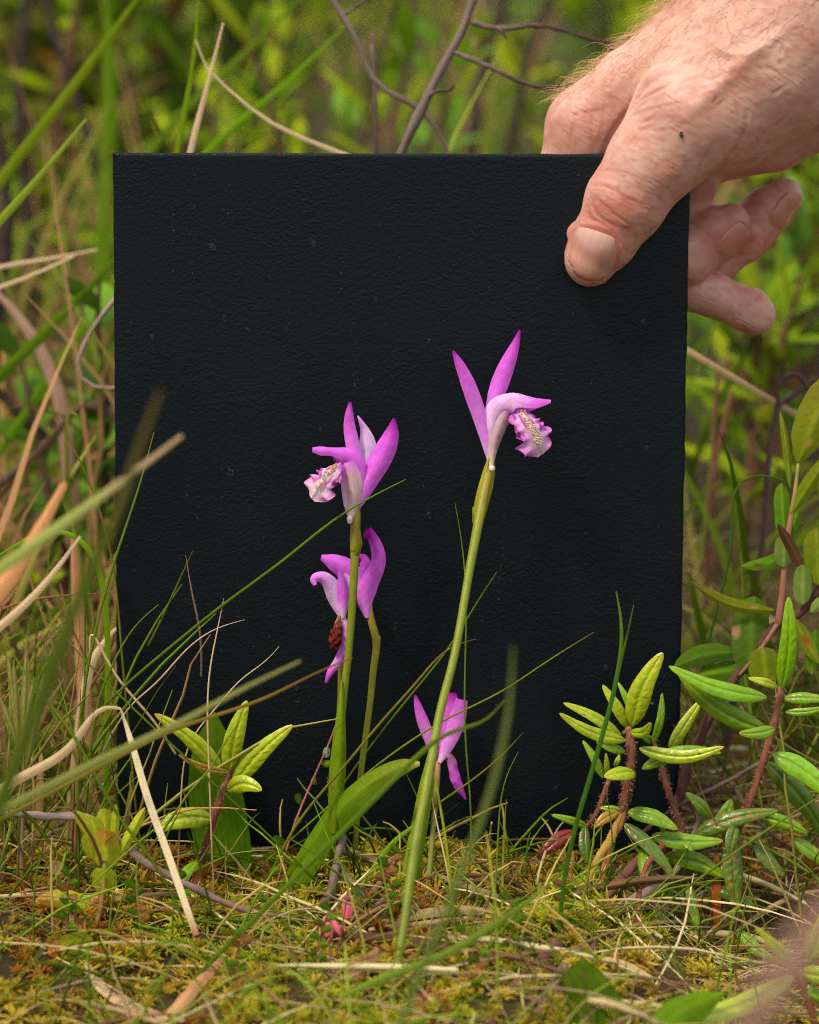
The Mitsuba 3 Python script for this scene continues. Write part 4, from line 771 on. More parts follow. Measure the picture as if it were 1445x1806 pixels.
# ================================================================ moss, litter, grass as masses
def moss():
    rng = np.random.default_rng(11)
    def capitulum(n):
        ms = []
        for k in range(n):
            a = k * 2.4 + rng.uniform(-.3, .3); e = np.interp(k / n, [0, 1], [-.1, 1.35]) + rng.uniform(-.2, .2)
            d = np.array([math.cos(a) * math.cos(e), math.sin(a) * math.cos(e), math.sin(e)])
            L = np.interp(k / n, [0, .5, 1], [1.25, .95, .45]) * rng.uniform(.8, 1.15)
            p = np.array([d * .05, d * .6 * L + [0, 0, .16 * L], d * 1.05 * L + [0, 0, .02]])
            s = np.cross(d, [0, 0, 1.0]); s /= np.linalg.norm(s) + 1e-9
            w = np.array([.07, .085, .012])
            v = np.concatenate([p - s * w[:, None], p + s * w[:, None] + [0, 0, .02]]); f = []
            for i in range(2): f += [[i, i + 1, 3 + i], [i + 1, 4 + i, 3 + i]]
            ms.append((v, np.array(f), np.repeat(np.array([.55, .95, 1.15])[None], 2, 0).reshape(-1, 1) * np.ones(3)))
        return join(ms)
    caps = [capitulum(n) for n in (22, 26, 30, 24)]
    V, F, C, k = [], [], [], 0
    pts = []
    for _ in range(11500):
        y = rng.uniform(-.26, .12); x = rng.uniform(-.27, .27)
        pts.append((x, y))
    A = np.array(pts); NN = meshkit.fbm(np.c_[A * 24, np.ones(len(A))], 3, 2); MM = meshkit.fbm(np.c_[A * 30, 5 * np.ones(len(A))], 2, 7); ZZ = gz(A[:, 0], A[:, 1])
    for x, y, n, m0, z0 in zip(A[:, 0], A[:, 1], NN, MM, ZZ):
        if n < .34 and rng.random() < .3: continue
        if x > .07 and rng.random() < .55: continue
        v, f, c = caps[rng.integers(4)]
        r = rng.uniform(.0019, .0034) * (1 + .5 * (n > .58)); a = rng.uniform(0, 6.28)
        R = np.array([[math.cos(a), -math.sin(a), 0], [math.sin(a), math.cos(a), 0], [0, 0, 1]])
        tilt = rng.normal(0, .35, 2); w = v @ R.T; w = w + np.stack([w[:, 2] * tilt[0], w[:, 2] * (tilt[1] - .25), -w[:, 0] * tilt[0] - w[:, 1] * (tilt[1] - .25)], -1)
        m = m0 + rng.normal(0, .06)
        col = cramp(np.array([m]), [(.28, lin(150, 100, 40)), (.38, lin(166, 140, 44)), (.55, lin(178, 158, 52)), (.72, lin(150, 152, 46))])[0]
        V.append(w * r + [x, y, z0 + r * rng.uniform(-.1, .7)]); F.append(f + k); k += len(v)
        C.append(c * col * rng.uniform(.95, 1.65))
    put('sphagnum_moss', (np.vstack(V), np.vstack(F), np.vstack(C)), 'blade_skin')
    tag('sphagnum_moss', 'yellow green and ochre peat moss covering the ground', 'moss', None, 'stuff')
moss()

def masses():
    rng = np.random.default_rng(21)
    def strand(p, d, L, w, arch, stops, droop=0.0, n=7, flat=False):
        t = np.linspace(0, 1, n)[:, None]
        d = d / np.linalg.norm(d); side = np.cross(d, [0, 0, 1.0]); side /= np.linalg.norm(side) + 1e-9
        P = p + d * L * t + np.array([0, 0, 1.0]) * L * (arch * t * (1 - t) * 2 - droop * t * t) + side * L * rng.normal(0, .1) * t * t
        P = P + rng.normal(0, .007 * L, (n, 3)) * t
        if flat: return ribbon(P, np.array([.7, 1, 1, .8, .1]) * w, stops, (rng.normal(0, .4), -1, .3), .3, 3, rng.uniform(-60, 60), seed=rng.uniform(0, 50))
        return tube(P, np.array([.8, 1, 1, .8, .3]) * w / 2, stops, 4, seed=rng.integers(9))
    def clear(m):
        d = (m[0] - O) @ BN; inb = (np.abs(m[0][:, 0]) < .097) & (m[0][:, 2] > 0) & (m[0][:, 2] < .23)
        return not (inb.any() and d.min() < .0015 and d.max() > -.005)
    tans = [lin(214, 200, 150), lin(176, 150, 100), lin(150, 118, 78), lin(200, 178, 124), lin(124, 90, 60), lin(160, 140, 100), lin(104, 76, 54)]
    L = []
    for _ in range(3600):
        y = rng.uniform(-.25, .10) if rng.random() < .85 else rng.uniform(.05, .4); x = rng.uniform(-.25, .25)
        if y < -.02 and rng.random() < (.62 if x < -.04 else .38): continue
        a = rng.uniform(0, 6.28); c = tans[rng.integers(7)] * rng.uniform(.7, 1.15)
        p = np.array([x, y, gz(x, y) + rng.uniform(0, .006)])
        L.append(strand(p, np.array([math.cos(a), math.sin(a) * .6, rng.uniform(-.1, .22)]), rng.uniform(.02, .075), rng.uniform(.0003, .0009) if rng.random() < .9 else rng.uniform(.0015, .003), rng.uniform(-.05, .16), [(0, c), (1, c * .8)], .1, 7, rng.random() < .3))
        if not clear(L[-1]): L.pop()
    put('dead_grass', join(L), 'dry_skin'); tag('dead_grass', 'tan dead grass litter scattered over the moss', 'dead grass', None, 'stuff')
    L = []
    def tuft(n, xr, yr, Lr, wr, cols, lean=.45, flat=True):
        for _ in range(n):
            x, y = rng.uniform(*xr), rng.uniform(*yr)
            c = cols[rng.integers(len(cols))] * rng.uniform(.85, 1.85)
            d = np.array([rng.normal(0, lean), rng.normal(0, lean * .6), 1.0])
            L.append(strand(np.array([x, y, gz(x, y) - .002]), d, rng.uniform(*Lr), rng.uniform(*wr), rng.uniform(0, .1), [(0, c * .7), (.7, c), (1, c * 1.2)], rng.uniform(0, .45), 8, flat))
            if not clear(L[-1]): L.pop()
    gs = [lin(88, 118, 34), lin(112, 140, 44), lin(70, 98, 30), lin(126, 136, 50), lin(140, 136, 60)]
    gt = gs + [lin(168, 136, 96), lin(150, 110, 80), lin(140, 130, 60)]
    tuft(200, (-.1, .1), (-.05, -.012), (.012, .045), (.0004, .001), gs + [lin(176, 156, 100)], .8, False)
    tuft(150, (-.20, .20), (-.19, -.02), (.015, .04), (.0004, .0008), gs, .7, False)
    tuft(760, (-.22, .2), (-.22, -.04), (.015, .055), (.0004, .0009), [lin(120, 150, 44), lin(96, 132, 44), lin(140, 150, 60), lin(84, 110, 36), lin(170, 150, 90)], 1.1, False)
    tuft(480, (-.24, -.088), (-.06, .10), (.04, .12), (.0005, .0012), gt, .55, False)
    tuft(160, (-.24, -.09), (-.03, .12), (.04, .12), (.0012, .0026), gt, .6)
    tuft(330, (.095, .24), (-.05, .12), (.04, .11), (.0005, .0011), gs + [lin(130, 100, 70)], .5, False)
    tuft(170, (-.32, -.09), (.02, .42), (.06, .2), (.0016, .004), [lin(176, 146, 104), lin(150, 114, 80), lin(190, 166, 120), lin(120, 92, 64)], .6)
    tuft(330, (-.34, -.05), (.05, .55), (.10, .26), (.0012, .0035), gt)
    tuft(170, (.02, .38), (.06, .6), (.08, .2), (.001, .003), gs + [lin(120, 90, 60)])
    tuft(300, (-1.4, 1.4), (.25, 2.4), (.1, .28), (.002, .005), gt)
    tuft(420, (-.9, .1), (.5, 2.6), (.15, .34), (.002, .005), gt)
    tuft(200, (.0, .9), (.6, 2.6), (.12, .28), (.002, .004), gs)
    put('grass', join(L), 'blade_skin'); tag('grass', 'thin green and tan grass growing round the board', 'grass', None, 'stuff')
masses()

def small_vines():
    rng = np.random.default_rng(8)
    spots = [(330, 1590, 'creeping cranberry vine with small glossy leaves under the small sprig'), (560, 1660, 'creeping cranberry vine beside the nodding pink flower'), (470, 1580, 'creeping cranberry vine at the foot of the broad arching leaf'),
             (120, 1600, 'cranberry vine in the moss at the left margin'), (420, 1700, 'leafy cranberry vine low in the moss left of the pink flower'), (700, 1560, 'small cranberry vine behind the foot of the leaning stem'), (840, 1700, 'green cranberry vine at the bottom middle'),
            (1000, 1590, 'upright cranberry shoot below the hanging red leaf'), (900, 1640, 'reddish cranberry shoot in the moss right of the leaning stem'), (250, 1620, 'small cranberry vine behind the bottom end of the cream straw')]
    for px, py, lab in spots:
        o = thing('cranberry_vine', lab, 'vine')
        q = ground_q(px, py + 40) + 15
        V = [(px + rng.normal(0, 14), py - 60), (px + rng.normal(0, 6), py - 20), (px, py + 20), (px + rng.normal(0, 8), py + 60)]
        P = path(V, q + 20, q, 20)
        part(o, 'stem', tube(P, np.array([1.6, 2, 2.2]) * PX, [(0, lin(150, 70, 60)), (1, lin(120, 70, 50))], 5), 'stem_skin')
        for i in range(9):
            j = 1 + 2 * i; p = P[min(j, 19)]; x, y = to_px(p); a = rng.uniform(-.9, .9) + (0 if i % 2 else math.pi)
            thin_leaf(o, (x, y), (x + math.cos(a) * rng.uniform(14, 22), y + math.sin(a) * 14 - 6), rng.uniform(11, 17), [GRN, DG, GRN, [(0, lin(150, 90, 60)), (1, lin(130, 110, 50))]][rng.integers(4)], q + 22, q + 34, n=9, m=5, prof=OPROF, seed=i)
small_vines()

# ================================================================ plants behind the board
def leaf_batch(p, d, L, w, col, hint):
    """Many small leaves at once: (k, 18, 3) vertices and colours over the shared faces."""
    n, m = 6, 3; t = np.linspace(0, 1, n)
    P = p[:, None] + d[:, None] * (L[:, None] * t)[..., None] + np.array([0, 0, -.22]) * (L[:, None] * t * t)[..., None]
    S = np.cross(d, hint); S /= np.linalg.norm(S, axis=1, keepdims=True) + 1e-9; N = np.cross(S, d)
    W = w[:, None] * np.interp(t, np.linspace(0, 1, 5), [.25, .85, 1, .8, .05]) / 2
    s = np.array([-1, 0, 1.0])
    V = P[:, :, None] + W[..., None, None] * (s[None, None, :, None] * S[:, None, None] - .3 * np.abs(s)[None, None, :, None] * N[:, None, None])
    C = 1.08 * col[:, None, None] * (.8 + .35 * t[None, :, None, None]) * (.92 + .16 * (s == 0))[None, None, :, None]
    return V.reshape(len(p), -1, 3), C.reshape(len(p), -1, 3)
LEAF_F = grid_faces(6, 3)

def bush(name, label, cat, x, y, h, nst, nl, ll, lw, cols, spread, seed, wood, group=None, pieces=True, lo=.25):
    rng = np.random.default_rng(seed)
    o = thing(name, label, cat, group)
    z0 = float(gz(x, y)); tips, far = [], []
    for s in range(nst):
        a = rng.uniform(0, 6.28); r = spread * rng.uniform(.2, 1)
        e = np.array([x + r * math.cos(a), y + r * math.sin(a) * .8, z0 + h * rng.uniform(.65, 1)])
        b = np.array([x + rng.normal(0, spread * .15), y + rng.normal(0, spread * .15), z0 - .01])
        P = spl([b, b * .55 + e * .45 + [0, 0, h * .12], e], 14) + rng.normal(0, h * .008, (14, 3))
        part(o, 'stem', tube(P, np.array([.0026, .002, .0012]) * (h / .25) ** .7, [(0, wood * .8), (1, wood)], 6, .3, s), 'bark_skin')
        k = nl // nst; i = np.arange(k)
        t = lo + (1 - lo) * ((i + rng.random(k)) / k) ** .75
        j = np.minimum((t * 13).astype(int), 12); f = rng.random(k)[:, None]
        a = i * 2.4 + rng.uniform(-.4, .4, k); el = rng.uniform(-.1, .9, k) + .5 * t
        d = np.stack([np.cos(a) * np.cos(el), np.sin(a) * np.cos(el), np.sin(el)], -1)
        c = np.array(cols)[rng.integers(len(cols), size=k)] * rng.uniform(.8, 1.18, (k, 1))
        hint = np.stack([-d[:, 0] * .7 + rng.normal(0, .2, k), -d[:, 1] * .7 - .3, np.ones(k)], -1)
        far.append(leaf_batch(P[j] * (1 - f) + P[j + 1] * f, d, ll * rng.uniform(.6, 1.1, k), lw * rng.uniform(.75, 1.1, k), c, hint))
    V, C = np.concatenate([m[0] for m in far]), np.concatenate([m[1] for m in far])
    if pieces:
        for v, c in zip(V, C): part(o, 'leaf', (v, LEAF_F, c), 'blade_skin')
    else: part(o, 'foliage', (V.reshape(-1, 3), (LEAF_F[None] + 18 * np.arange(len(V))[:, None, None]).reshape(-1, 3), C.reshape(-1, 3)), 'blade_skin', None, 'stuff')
    return o
C1 = [lin(126, 150, 28), lin(150, 166, 40), lin(104, 140, 30), lin(88, 122, 28)]
C2 = [lin(126, 154, 36), lin(146, 166, 44), lin(104, 140, 34)]
C3 = [lin(84, 130, 60), lin(100, 150, 60), lin(76, 118, 44)]
C4 = [lin(70, 100, 30), lin(90, 112, 32), lin(110, 120, 36), lin(150, 110, 50)]
WD, WB = lin(120, 84, 64), lin(84, 62, 50)
def plants_behind():
    near = [('leafy shoot with pale oval leaves left of the board top', -.125, .16, .16, 3, 26, .022, .011, C3, .04, WB), ('yellow green leafy shoot low at the left behind the grass', -.17, .22, .11, 4, 30, .02, .009, C2, .05, WD),
            ('bright shrub with whorled leaves behind the top middle of the board', -.035, .42, .25, 5, 40, .034, .010, C1, .09, WB), ('bluish green leafed shoot behind the dark forked twig', .015, .55, .22, 4, 30, .04, .012, C3, .07, WB),
            ('yellow lit shrub behind the fingers at the right', .18, .45, .23, 5, 44, .032, .010, C2, .09, WD), ('tall green leafy shrub under the wrist at the right margin', .23, .62, .24, 5, 40, .04, .012, C1, .09, WB),
            ('lime green whorled shrub right of the board middle', .135, .28, .17, 4, 36, .030, .008, C2, .05, WD), ('green shoot with long narrow leaves beside the right board edge', .15, .38, .14, 4, 34, .034, .008, C3, .06, WD),
            ('low brown stemmed shrub behind the leatherleaf', .19, .22, .13, 4, 30, .026, .009, C4, .05, WB), ('olive shrub at the far left middle', -.24, .42, .2, 5, 36, .03, .011, C4, .08, WD),
            ('bright shrub with small leaves at the upper left corner', -.22, .6, .26, 5, 40, .03, .012, C1, .09, WD), ('yellow shrub behind the upper left grass', -.13, .75, .22, 5, 40, .032, .011, C2, .1, WB),
            ('green shrub behind the knuckles', .09, .7, .23, 5, 40, .036, .011, C1, .1, WB), ('dark leafed low shrub behind the left board edge', -.1, .3, .11, 4, 30, .026, .011, C4, .06, WB)]
    for i, (lab, x, y, h, a, b, ll, lw, cols, sp, wd) in enumerate(near):
        bush('leafy_shrub', lab, 'shrub', x, y, h, a, b, ll * 1.3, lw * 1.3, cols, sp, 100 + i, wd)
    rng = np.random.default_rng(77)
    for i in range(68):
        y = 0.95 + ((i % 46) / 46) ** 1.5 * 5.2
        x = rng.uniform(-1, 1) * (.34 + .19 * y)
        if i >= 46: x = np.sign(x) * (.34 + .19 * y + rng.uniform(0, .25 + .3 * y))
        cols = [C1, C2, C4, C1, C3][i % 5]
        h = rng.uniform(.2, .34) * (1 + .22 * y) * (.75 if x > 0 else 1)
        bush('undergrowth_shrub', 'out of focus green shrub in the undergrowth far behind the board', 'shrub', x, y, h, 7, 150, .052 * (1 + .1 * y), .017 * (1 + .1 * y), cols, .13 + .06 * y, 300 + i, WB, 'far shrubs of the undergrowth', False, .12)
    for i in range(14):
        a = -1.1 + 2.2 * i / 13; r = rng.uniform(6.5, 9)
        bush('young_tree', 'dense dark young tree closing the view far behind the bog plants', 'tree', r * math.sin(a), r * math.cos(a), rng.uniform(2.2, 3.2), 14, 1500, .11, .05, C4, 1.0, 600 + i, WB, 'young trees far behind', False, .03)
plants_behind()

# ================================================================ hand holding the board
def hand():
    H = lambda *a: (U(a[0], a[1], a[2]), a[3] * PX)
    thumb = [H(1042, 460, 52, 45), H(1066, 422, 56, 56), H(1104, 355, 64, 69), H(1150, 285, 72, 76), H(1215, 200, 74, 96), H(1330, 118, 62, 116), H(1455, 10, 40, 135)]
    thenar = [H(1190, 250, 66, 70), H(1275, 205, 50, 98), H(1370, 120, 30, 118), H(1470, 30, 20, 135)]
    index_back = [H(1034, 222, -62, 66), H(1118, 154, -40, 70), H(1232, 82, -30, 88), H(1350, -5, -20, 124), H(1500, -100, 0, 175)]
    wrist = [H(1360, 10, 0, 125), H(1520, -100, 0, 180), H(1900, -420, 40, 215), H(2600, -950, 120, 260)]
    heel = [H(1262, 262, -110, 62), H(1362, 222, -140, 80), H(1465, 150, -130, 106), H(1580, 40, -60, 150)]
    base = [H(1180, 240, -90, 72), H(1216, 318, -84, 49), H(1200, 420, -84, 50)]
    palm = [H(1060, 225, -85, 60), H(1180, 210, -85, 80), H(1280, 190, -70, 90)]
    f_index = [H(1034, 222, -66, 66), H(1010, 300, -75, 60), H(1000, 400, -70, 52)]
    f_a = [H(1060, 250, -100, 55), H(1035, 420, -110, 54), H(1110, 475, -62, 52), H(1205, 450, -62, 56), H(1258, 410, -60, 47), H(1289, 392, -59, 34)]
    f_b = [H(1100, 250, -140, 52), H(1080, 430, -170, 54), H(1150, 510, -150, 52), H(1262, 452, -140, 47), H(1312, 412, -134, 50), H(1350, 375, -128, 44), H(1383, 346, -124, 33)]
    f_c = [H(1130, 300, -120, 48), H(1120, 460, -120, 46), H(1170, 498, -90, 42), H(1262, 522, -92, 38), H(1322, 548, -90, 39), H(1334, 556, -90, 34)]
    def chain(P, c):
        d = np.full(len(P), 9.0)
        for (a, r1), (b, r2) in zip(c[:-1], c[1:]):
            ab = b - a; L2 = ab @ ab
            h = np.clip((P - a) @ ab / L2, 0, 1)
            k = P - a - h[:, None] * ab; k = np.sqrt(np.einsum('ij,ij->i', k, k)) - (r1 + (r2 - r1) * h * h * (3 - 2 * h) * .5 - 0 + (r2 - r1) * h * .5)
            d = smin(d, k, 10 * PX)
        return d
    def smin(a, b, k):
        h = np.maximum(k - np.abs(a - b), 0) / k
        return np.minimum(a, b) - h * h * k / 4
    def sdf(P):
        th = smin(chain(P, thumb), chain(P, thenar), 40 * PX)
        bk = smin(chain(P, index_back), chain(P, wrist), 60 * PX)
        bk = smin(bk, chain(P, palm), 30 * PX)
        bk = smin(bk, chain(P, f_index), 24 * PX)
        web = U(1082, 245, 0)
        d = smin(th, bk, PX * (10 + 80 * sst(40 * PX, 190 * PX, np.linalg.norm((P - web) * [1, .3, 1], axis=1))))
        d = smin(d, smin(chain(P, heel), chain(P, base), 14 * PX), 7 * PX)
        fs = np.minimum(np.minimum(chain(P, f_a), chain(P, f_b)), chain(P, f_c))
        fs = smin(chain(P, f_a), chain(P, f_b), 4 * PX); fs = smin(fs, chain(P, f_c), 4 * PX)
        return smin(d, fs, 8 * PX)
    lo = np.array([U(925, 620, 0)[0], O[1] - 0.075, U(1200, 625, 0)[2]]); hi = np.array([U(2350, 0, 0)[0], O[1] + 0.085, U(1400, -900, 0)[2]])
    h = 3.6 * PX
    def axis(a, m, b, first):
        fine = np.arange(a, m, h); n = 34
        rest = m + (b - m) * (np.linspace(0, 1, n) ** 1.5)
        return np.r_[fine, rest]
    xs = axis(lo[0], U(1500, 0, 0)[0], hi[0], h); zs = axis(lo[2], U(1400, -70, 0)[2], hi[2], h); ys = np.arange(lo[1], hi[1], h)
    def block(ax_, k=5):
        e = ax_[::k] if (len(ax_) - 1) % k == 0 else np.r_[ax_[::k], ax_[-1]]
        c = (e[:-1] + e[1:]) / 2
        return c, np.minimum(np.arange(len(ax_)) // k, len(c) - 1), e[1:] - e[:-1]
    (cx_, bx, wx), (cy_, by, wy), (cz_, bz, wz) = block(xs), block(ys), block(zs)
    Cg = np.stack(np.meshgrid(cx_, cy_, cz_, indexing='ij'), -1)
    half = np.sqrt(wx[:, None, None] ** 2 + wy[None, :, None] ** 2 + wz[None, None] ** 2) / 2
    Sc = sdf(Cg.reshape(-1, 3)).reshape(Cg.shape[:3])
    S = np.where(Sc < 0, -1.0, 1.0)[bx][:, by][:, :, bz]
    need = (np.abs(Sc) < half * 1.35 + 2 * PX)[bx][:, by][:, :, bz]
    I = np.argwhere(need)
    Pn = np.stack([xs[I[:, 0]], ys[I[:, 1]], zs[I[:, 2]]], -1)
    S[need] = np.concatenate([sdf(q) for q in np.array_split(Pn, max(1, len(Pn) // 20000))])
    S[:, 0] = S[:, -1] = S[:, :, 0] = S[:, :, -1] = S[0] = S[-1] = 1.0
    # surface nets
    ins = S < 0
    cnt = sum(ins[a:len(xs) - 1 + a, b:len(ys) - 1 + b, c:len(zs) - 1 + c].astype(np.int8) for a in (0, 1) for b in (0, 1) for c in (0, 1))
    cells = np.argwhere((cnt > 0) & (cnt < 8))
    vid = -np.ones(cnt.shape, int); vid[tuple(cells.T)] = np.arange(len(cells))
    acc, num = np.zeros((len(cells), 3)), np.zeros(len(cells))
    G = (xs, ys, zs); F = []
    for ax in range(3):
        for o1 in (0, 1):
            for o2 in (0, 1):
                o = [0, 0, 0]; u, v = [k for k in range(3) if k != ax]; o[u], o[v] = o1, o2
                a = cells + o; b = a.copy(); b[:, ax] += 1
                sa, sb = S[tuple(a.T)], S[tuple(b.T)]; m = (sa < 0) != (sb < 0)
                t = np.where(m, sa / np.where(m, sa - sb, 1), 0)
                p = np.stack([G[k][a[:, k]] for k in range(3)], -1); p[:, ax] += t * (G[ax][b[:, ax]] - G[ax][a[:, ax]])
                acc += p * m[:, None]; num += m
        a = [slice(None)] * 3; a[ax] = slice(0, -1); b = [slice(None)] * 3; b[ax] = slice(1, None)
        E = np.argwhere(ins[tuple(a)] != ins[tuple(b)]); u, v = [(1, 2), (2, 0), (0, 1)][ax]
        E = E[(E[:, u] > 0) & (E[:, v] > 0) & (E[:, u] < cnt.shape[u]) & (E[:, v] < cnt.shape[v])]
        c = []
        for du, dv in ((0, 0), (1, 0), (1, 1), (0, 1)):
            k = E.copy(); k[:, u] -= du; k[:, v] -= dv; c.append(vid[tuple(k.T)])
        q = np.stack(c, -1); flip = ~ins[tuple(E.T)]
        q[flip] = q[flip][:, ::-1]; F.append(q)
    V = acc / num[:, None]; Q = np.vstack(F)
    def grad(P, e=1.5 * PX):
        K = np.array([[1, -1, -1], [-1, -1, 1], [-1, 1, -1], [1, 1, 1.0]])
        g = sum(k * sdf(P + e * k)[:, None] for k in K)
        return g / (np.linalg.norm(g, axis=1, keepdims=True) + 1e-12)
    N = grad(V)
    for _ in range(2): V = V - N * sdf(V)[:, None] * .9
    N = grad(V)
    F = np.vstack([Q[:, [0, 1, 2]], Q[:, [0, 2, 3]]])
    if ((np.cross(V[F[:, 1]] - V[F[:, 0]], V[F[:, 2]] - V[F[:, 0]])) * N[F[:, 0]]).sum() < 0: F = F[:, ::-1]
    def hit(px, py):
        """Points of the hand's surface first seen at the pixels."""
        px, py = np.asarray(px, float), np.asarray(py, float)
        d = FWD + ((px - 722.5) / DPX)[..., None] * X - ((py - 903) / DPX)[..., None] * UPV
        d = d / np.linalg.norm(d, axis=-1, keepdims=True)
        s = np.full(px.shape, .58)
        for _ in range(60):
            s = s + np.clip(sdf((CAM + d * s[..., None]).reshape(-1, 3)).reshape(px.shape), -.004, .02) * .9
        return CAM + d * s[..., None]
    ux, uy = to_px(V)
    facing = sst(.05, .35, (N @ -FWD))
    disp = np.zeros(len(V)); red = np.zeros(len(V))
    depth = (V - CAM) @ FWD / PX
    bi = (np.clip(ux / 5, -100, 900).astype(int) + 200) * 2000 + np.clip(uy / 5, -300, 900).astype(int) + 400
    order = np.argsort(depth); first = np.full(bi.max() + 1, 1e9); np.minimum.at(first, bi, depth)
    vis = (depth < first[bi] + 22) * 1.0
    facing = facing * vis
    def crease(pts, depth, width, puff=.35, rd=.3):
        P = spl(np.array([(*p, 0) for p in pts], float), 40)[:, :2]
        mx, my = width * 5, width * 5
        i = np.nonzero((ux > P[:, 0].min() - mx) & (ux < P[:, 0].max() + mx) & (uy > P[:, 1].min() - my) & (uy < P[:, 1].max() + my) & (facing > 0))[0]
        if not len(i): return
        dd = np.linalg.norm(np.stack([ux[i], uy[i]], -1)[:, None] - P[None], axis=2); k = dd.argmin(1); dm = dd.min(1)
        fade = np.sin(np.pi * np.clip(k / 39, .04, .96)) ** .5
        disp[i] += facing[i] * fade * PX * (-depth * np.exp(-(dm / width) ** 2) + depth * puff * np.exp(-((dm - 2.4 * width) / (1.5 * width)) ** 2))
        red[i] += facing[i] * fade * rd * np.exp(-(dm / (width * 1.3)) ** 2)
    for pts, dp, w in [([(1038, 325), (1075, 331), (1106, 350), (1152, 366)], 4.0, 3.6), ([(1044, 340), (1080, 374), (1118, 402)], 3.2, 3.2), ([(1036, 354), (1058, 380), (1082, 397), (1110, 404)], 3.2, 3.2), ([(1080, 343), (1120, 364), (1160, 372)], 2.8, 3),
            ([(1040, 312), (1080, 316), (1120, 330), (1165, 350)], 1.8, 3), ([(1050, 300), (1090, 302), (1130, 312)], 1.3, 3), ([(1030, 372), (1050, 390), (1068, 398)], 1.8, 3),
            ([(1064, 275), (1080, 235), (1100, 205), (1118, 180), (1135, 158), (1160, 138), (1185, 128)], 9, 5), ([(1108, 195), (1130, 178), (1160, 160), (1185, 150)], 3.2, 3.4), ([(1112, 206), (1140, 196), (1180, 186), (1215, 180)], 2.6, 3.4), ([(1125, 216), (1160, 210), (1215, 204)], 2.0, 3.2),
            ([(1140, 172), (1165, 158), (1190, 140)], 2.4, 3), ([(1120, 232), (1150, 230), (1190, 226), (1222, 214)], 1.6, 3), ([(1132, 150), (1150, 132), (1180, 118)], 2.2, 3.2),
            ([(1318, 196), (1314, 230), (1300, 258), (1270, 296)], 5, 4.5), ([(1286, 150), (1300, 190), (1302, 220)], 1.4, 3.2), ([(1046, 185), (1043, 220), (1045, 268)], 2.2, 3), ([(1018, 190), (1010, 225), (1004, 265)], 1.8, 3), ([(1066, 180), (1062, 215), (1056, 250)], 1.8, 3), ([(1000, 205), (1030, 198), (1070, 192)], 1.4, 3),
            ([(1060, 160), (1085, 175), (1105, 185)], 1.2, 3), ([(1260, 250), (1235, 290), (1222, 330)], 1.6, 3.2), ([(1160, 395), (1150, 420), (1130, 445)], 1.8, 3.4), ([(1120, 418), (1140, 410), (1160, 396)], 1.4, 3.2),
            ([(1225, 398), (1245, 408), (1262, 430)], 1.5, 3), ([(1345, 400), (1350, 425), (1345, 455)], 1.4, 3)]:
        crease(pts, dp * .37, w * .8, .25)
    rng = np.random.default_rng(4)
    for _ in range(45):
        a = rng.uniform(0, 1); x0, y0 = 1130 + a * 250 + rng.normal(0, 30), 200 - a * 110 + rng.normal(0, 45)
        ang = rng.normal(.55, .35); L = rng.uniform(16, 40)
        crease([(x0, y0), (x0 + math.cos(ang) * L / 2, y0 - math.sin(ang) * L / 2 + rng.normal(0, 2)), (x0 + math.cos(ang) * L, y0 - math.sin(ang) * L)], rng.uniform(.5, 1.2), 2.4, .3, .1)
    p = V / PX
    disp += PX * (2.4 * (meshkit.fbm(p / 60, 2, 3) - .5) + 0.8 * (meshkit.noise(p / 17, 6) - .5) + 0.6 * (meshkit.noise(p / 7, 8) - .5))
    # tendon and veins on the back of the hand
    for pts, hgt, w in [([(1075, 160), (1150, 95), (1240, 30), (1330, -40)], 5, 11), ([(1240, 60), (1290, 95), (1330, 90), (1400, 40)], 4, 9), ([(1260, 130), (1310, 110), (1360, 60)], 3, 9), ([(1215, 205), (1270, 150), (1350, 90)], 6, 15), ([(1120, 150), (1200, 110), (1280, 80)], 3, 8)]:
        crease(pts, -hgt, w, 0, 0)
    nails = [((1038, 458), (-0.30, 0.954), 46, 53, 'thumb nail'), ((1294, 426), (-.62, .78), 20, 34, None), ((1388, 373), (-.5, .86), 23, 33, None), ((1318, 583), (.86, .5), 10, 30, None)]
    V0 = V.copy()
    nm = []
    for (cx, cy), (ax_, ay_), hw, hl, lab in nails:
        a, b = np.meshgrid(np.linspace(-1, 1, 25), np.linspace(-1, 1, 31))
        r = np.maximum(np.abs(a), np.abs(b)) / (np.maximum((np.abs(a) ** 4.2 + np.abs(b) ** 3.0), 1e-9) ** (1 / 3.6)); r = np.minimum(r, 1.02)
        sa, sb = a * r, b * r
        px, py = cx + sb * hl * ax_ - sa * hw * ay_, cy + sb * hl * ay_ + sa * hw * ax_
        u_, v_ = (ux - cx) * ax_ + (uy - cy) * ay_, -(ux - cx) * ay_ + (uy - cy) * ax_
        rad = (np.abs(v_ / hw) ** 3 + np.abs(u_ / hl) ** 3) ** (1 / 3)
        nz = (facing > .02) * sst(.4, .8, N @ -FWD)
        disp += nz * PX * (-1.2 * sst(1.04, .9, rad) + (1.7 if hw > 30 else 1.2) * np.exp(-((rad - 1.16) / .10) ** 2) * (u_ < hl * .55))
        red += nz * .5 * np.exp(-((rad - 1.06) / .05) ** 2)
        Q0 = hit(px, py); g = grad(Q0.reshape(-1, 3)).reshape(Q0.shape)
        crown = 1.3 + (2.3 if hw > 30 else 1.3) * (1 - a ** 2)
        P = Q0 + g * PX * (crown - 1.7 * sst(.85, 1, np.maximum(np.abs(a), np.abs(b))))[..., None]
        for _ in range(5): P[1:-1, 1:-1] = .5 * P[1:-1, 1:-1] + .125 * (P[2:, 1:-1] + P[:-2, 1:-1] + P[1:-1, 2:] + P[1:-1, :-2])
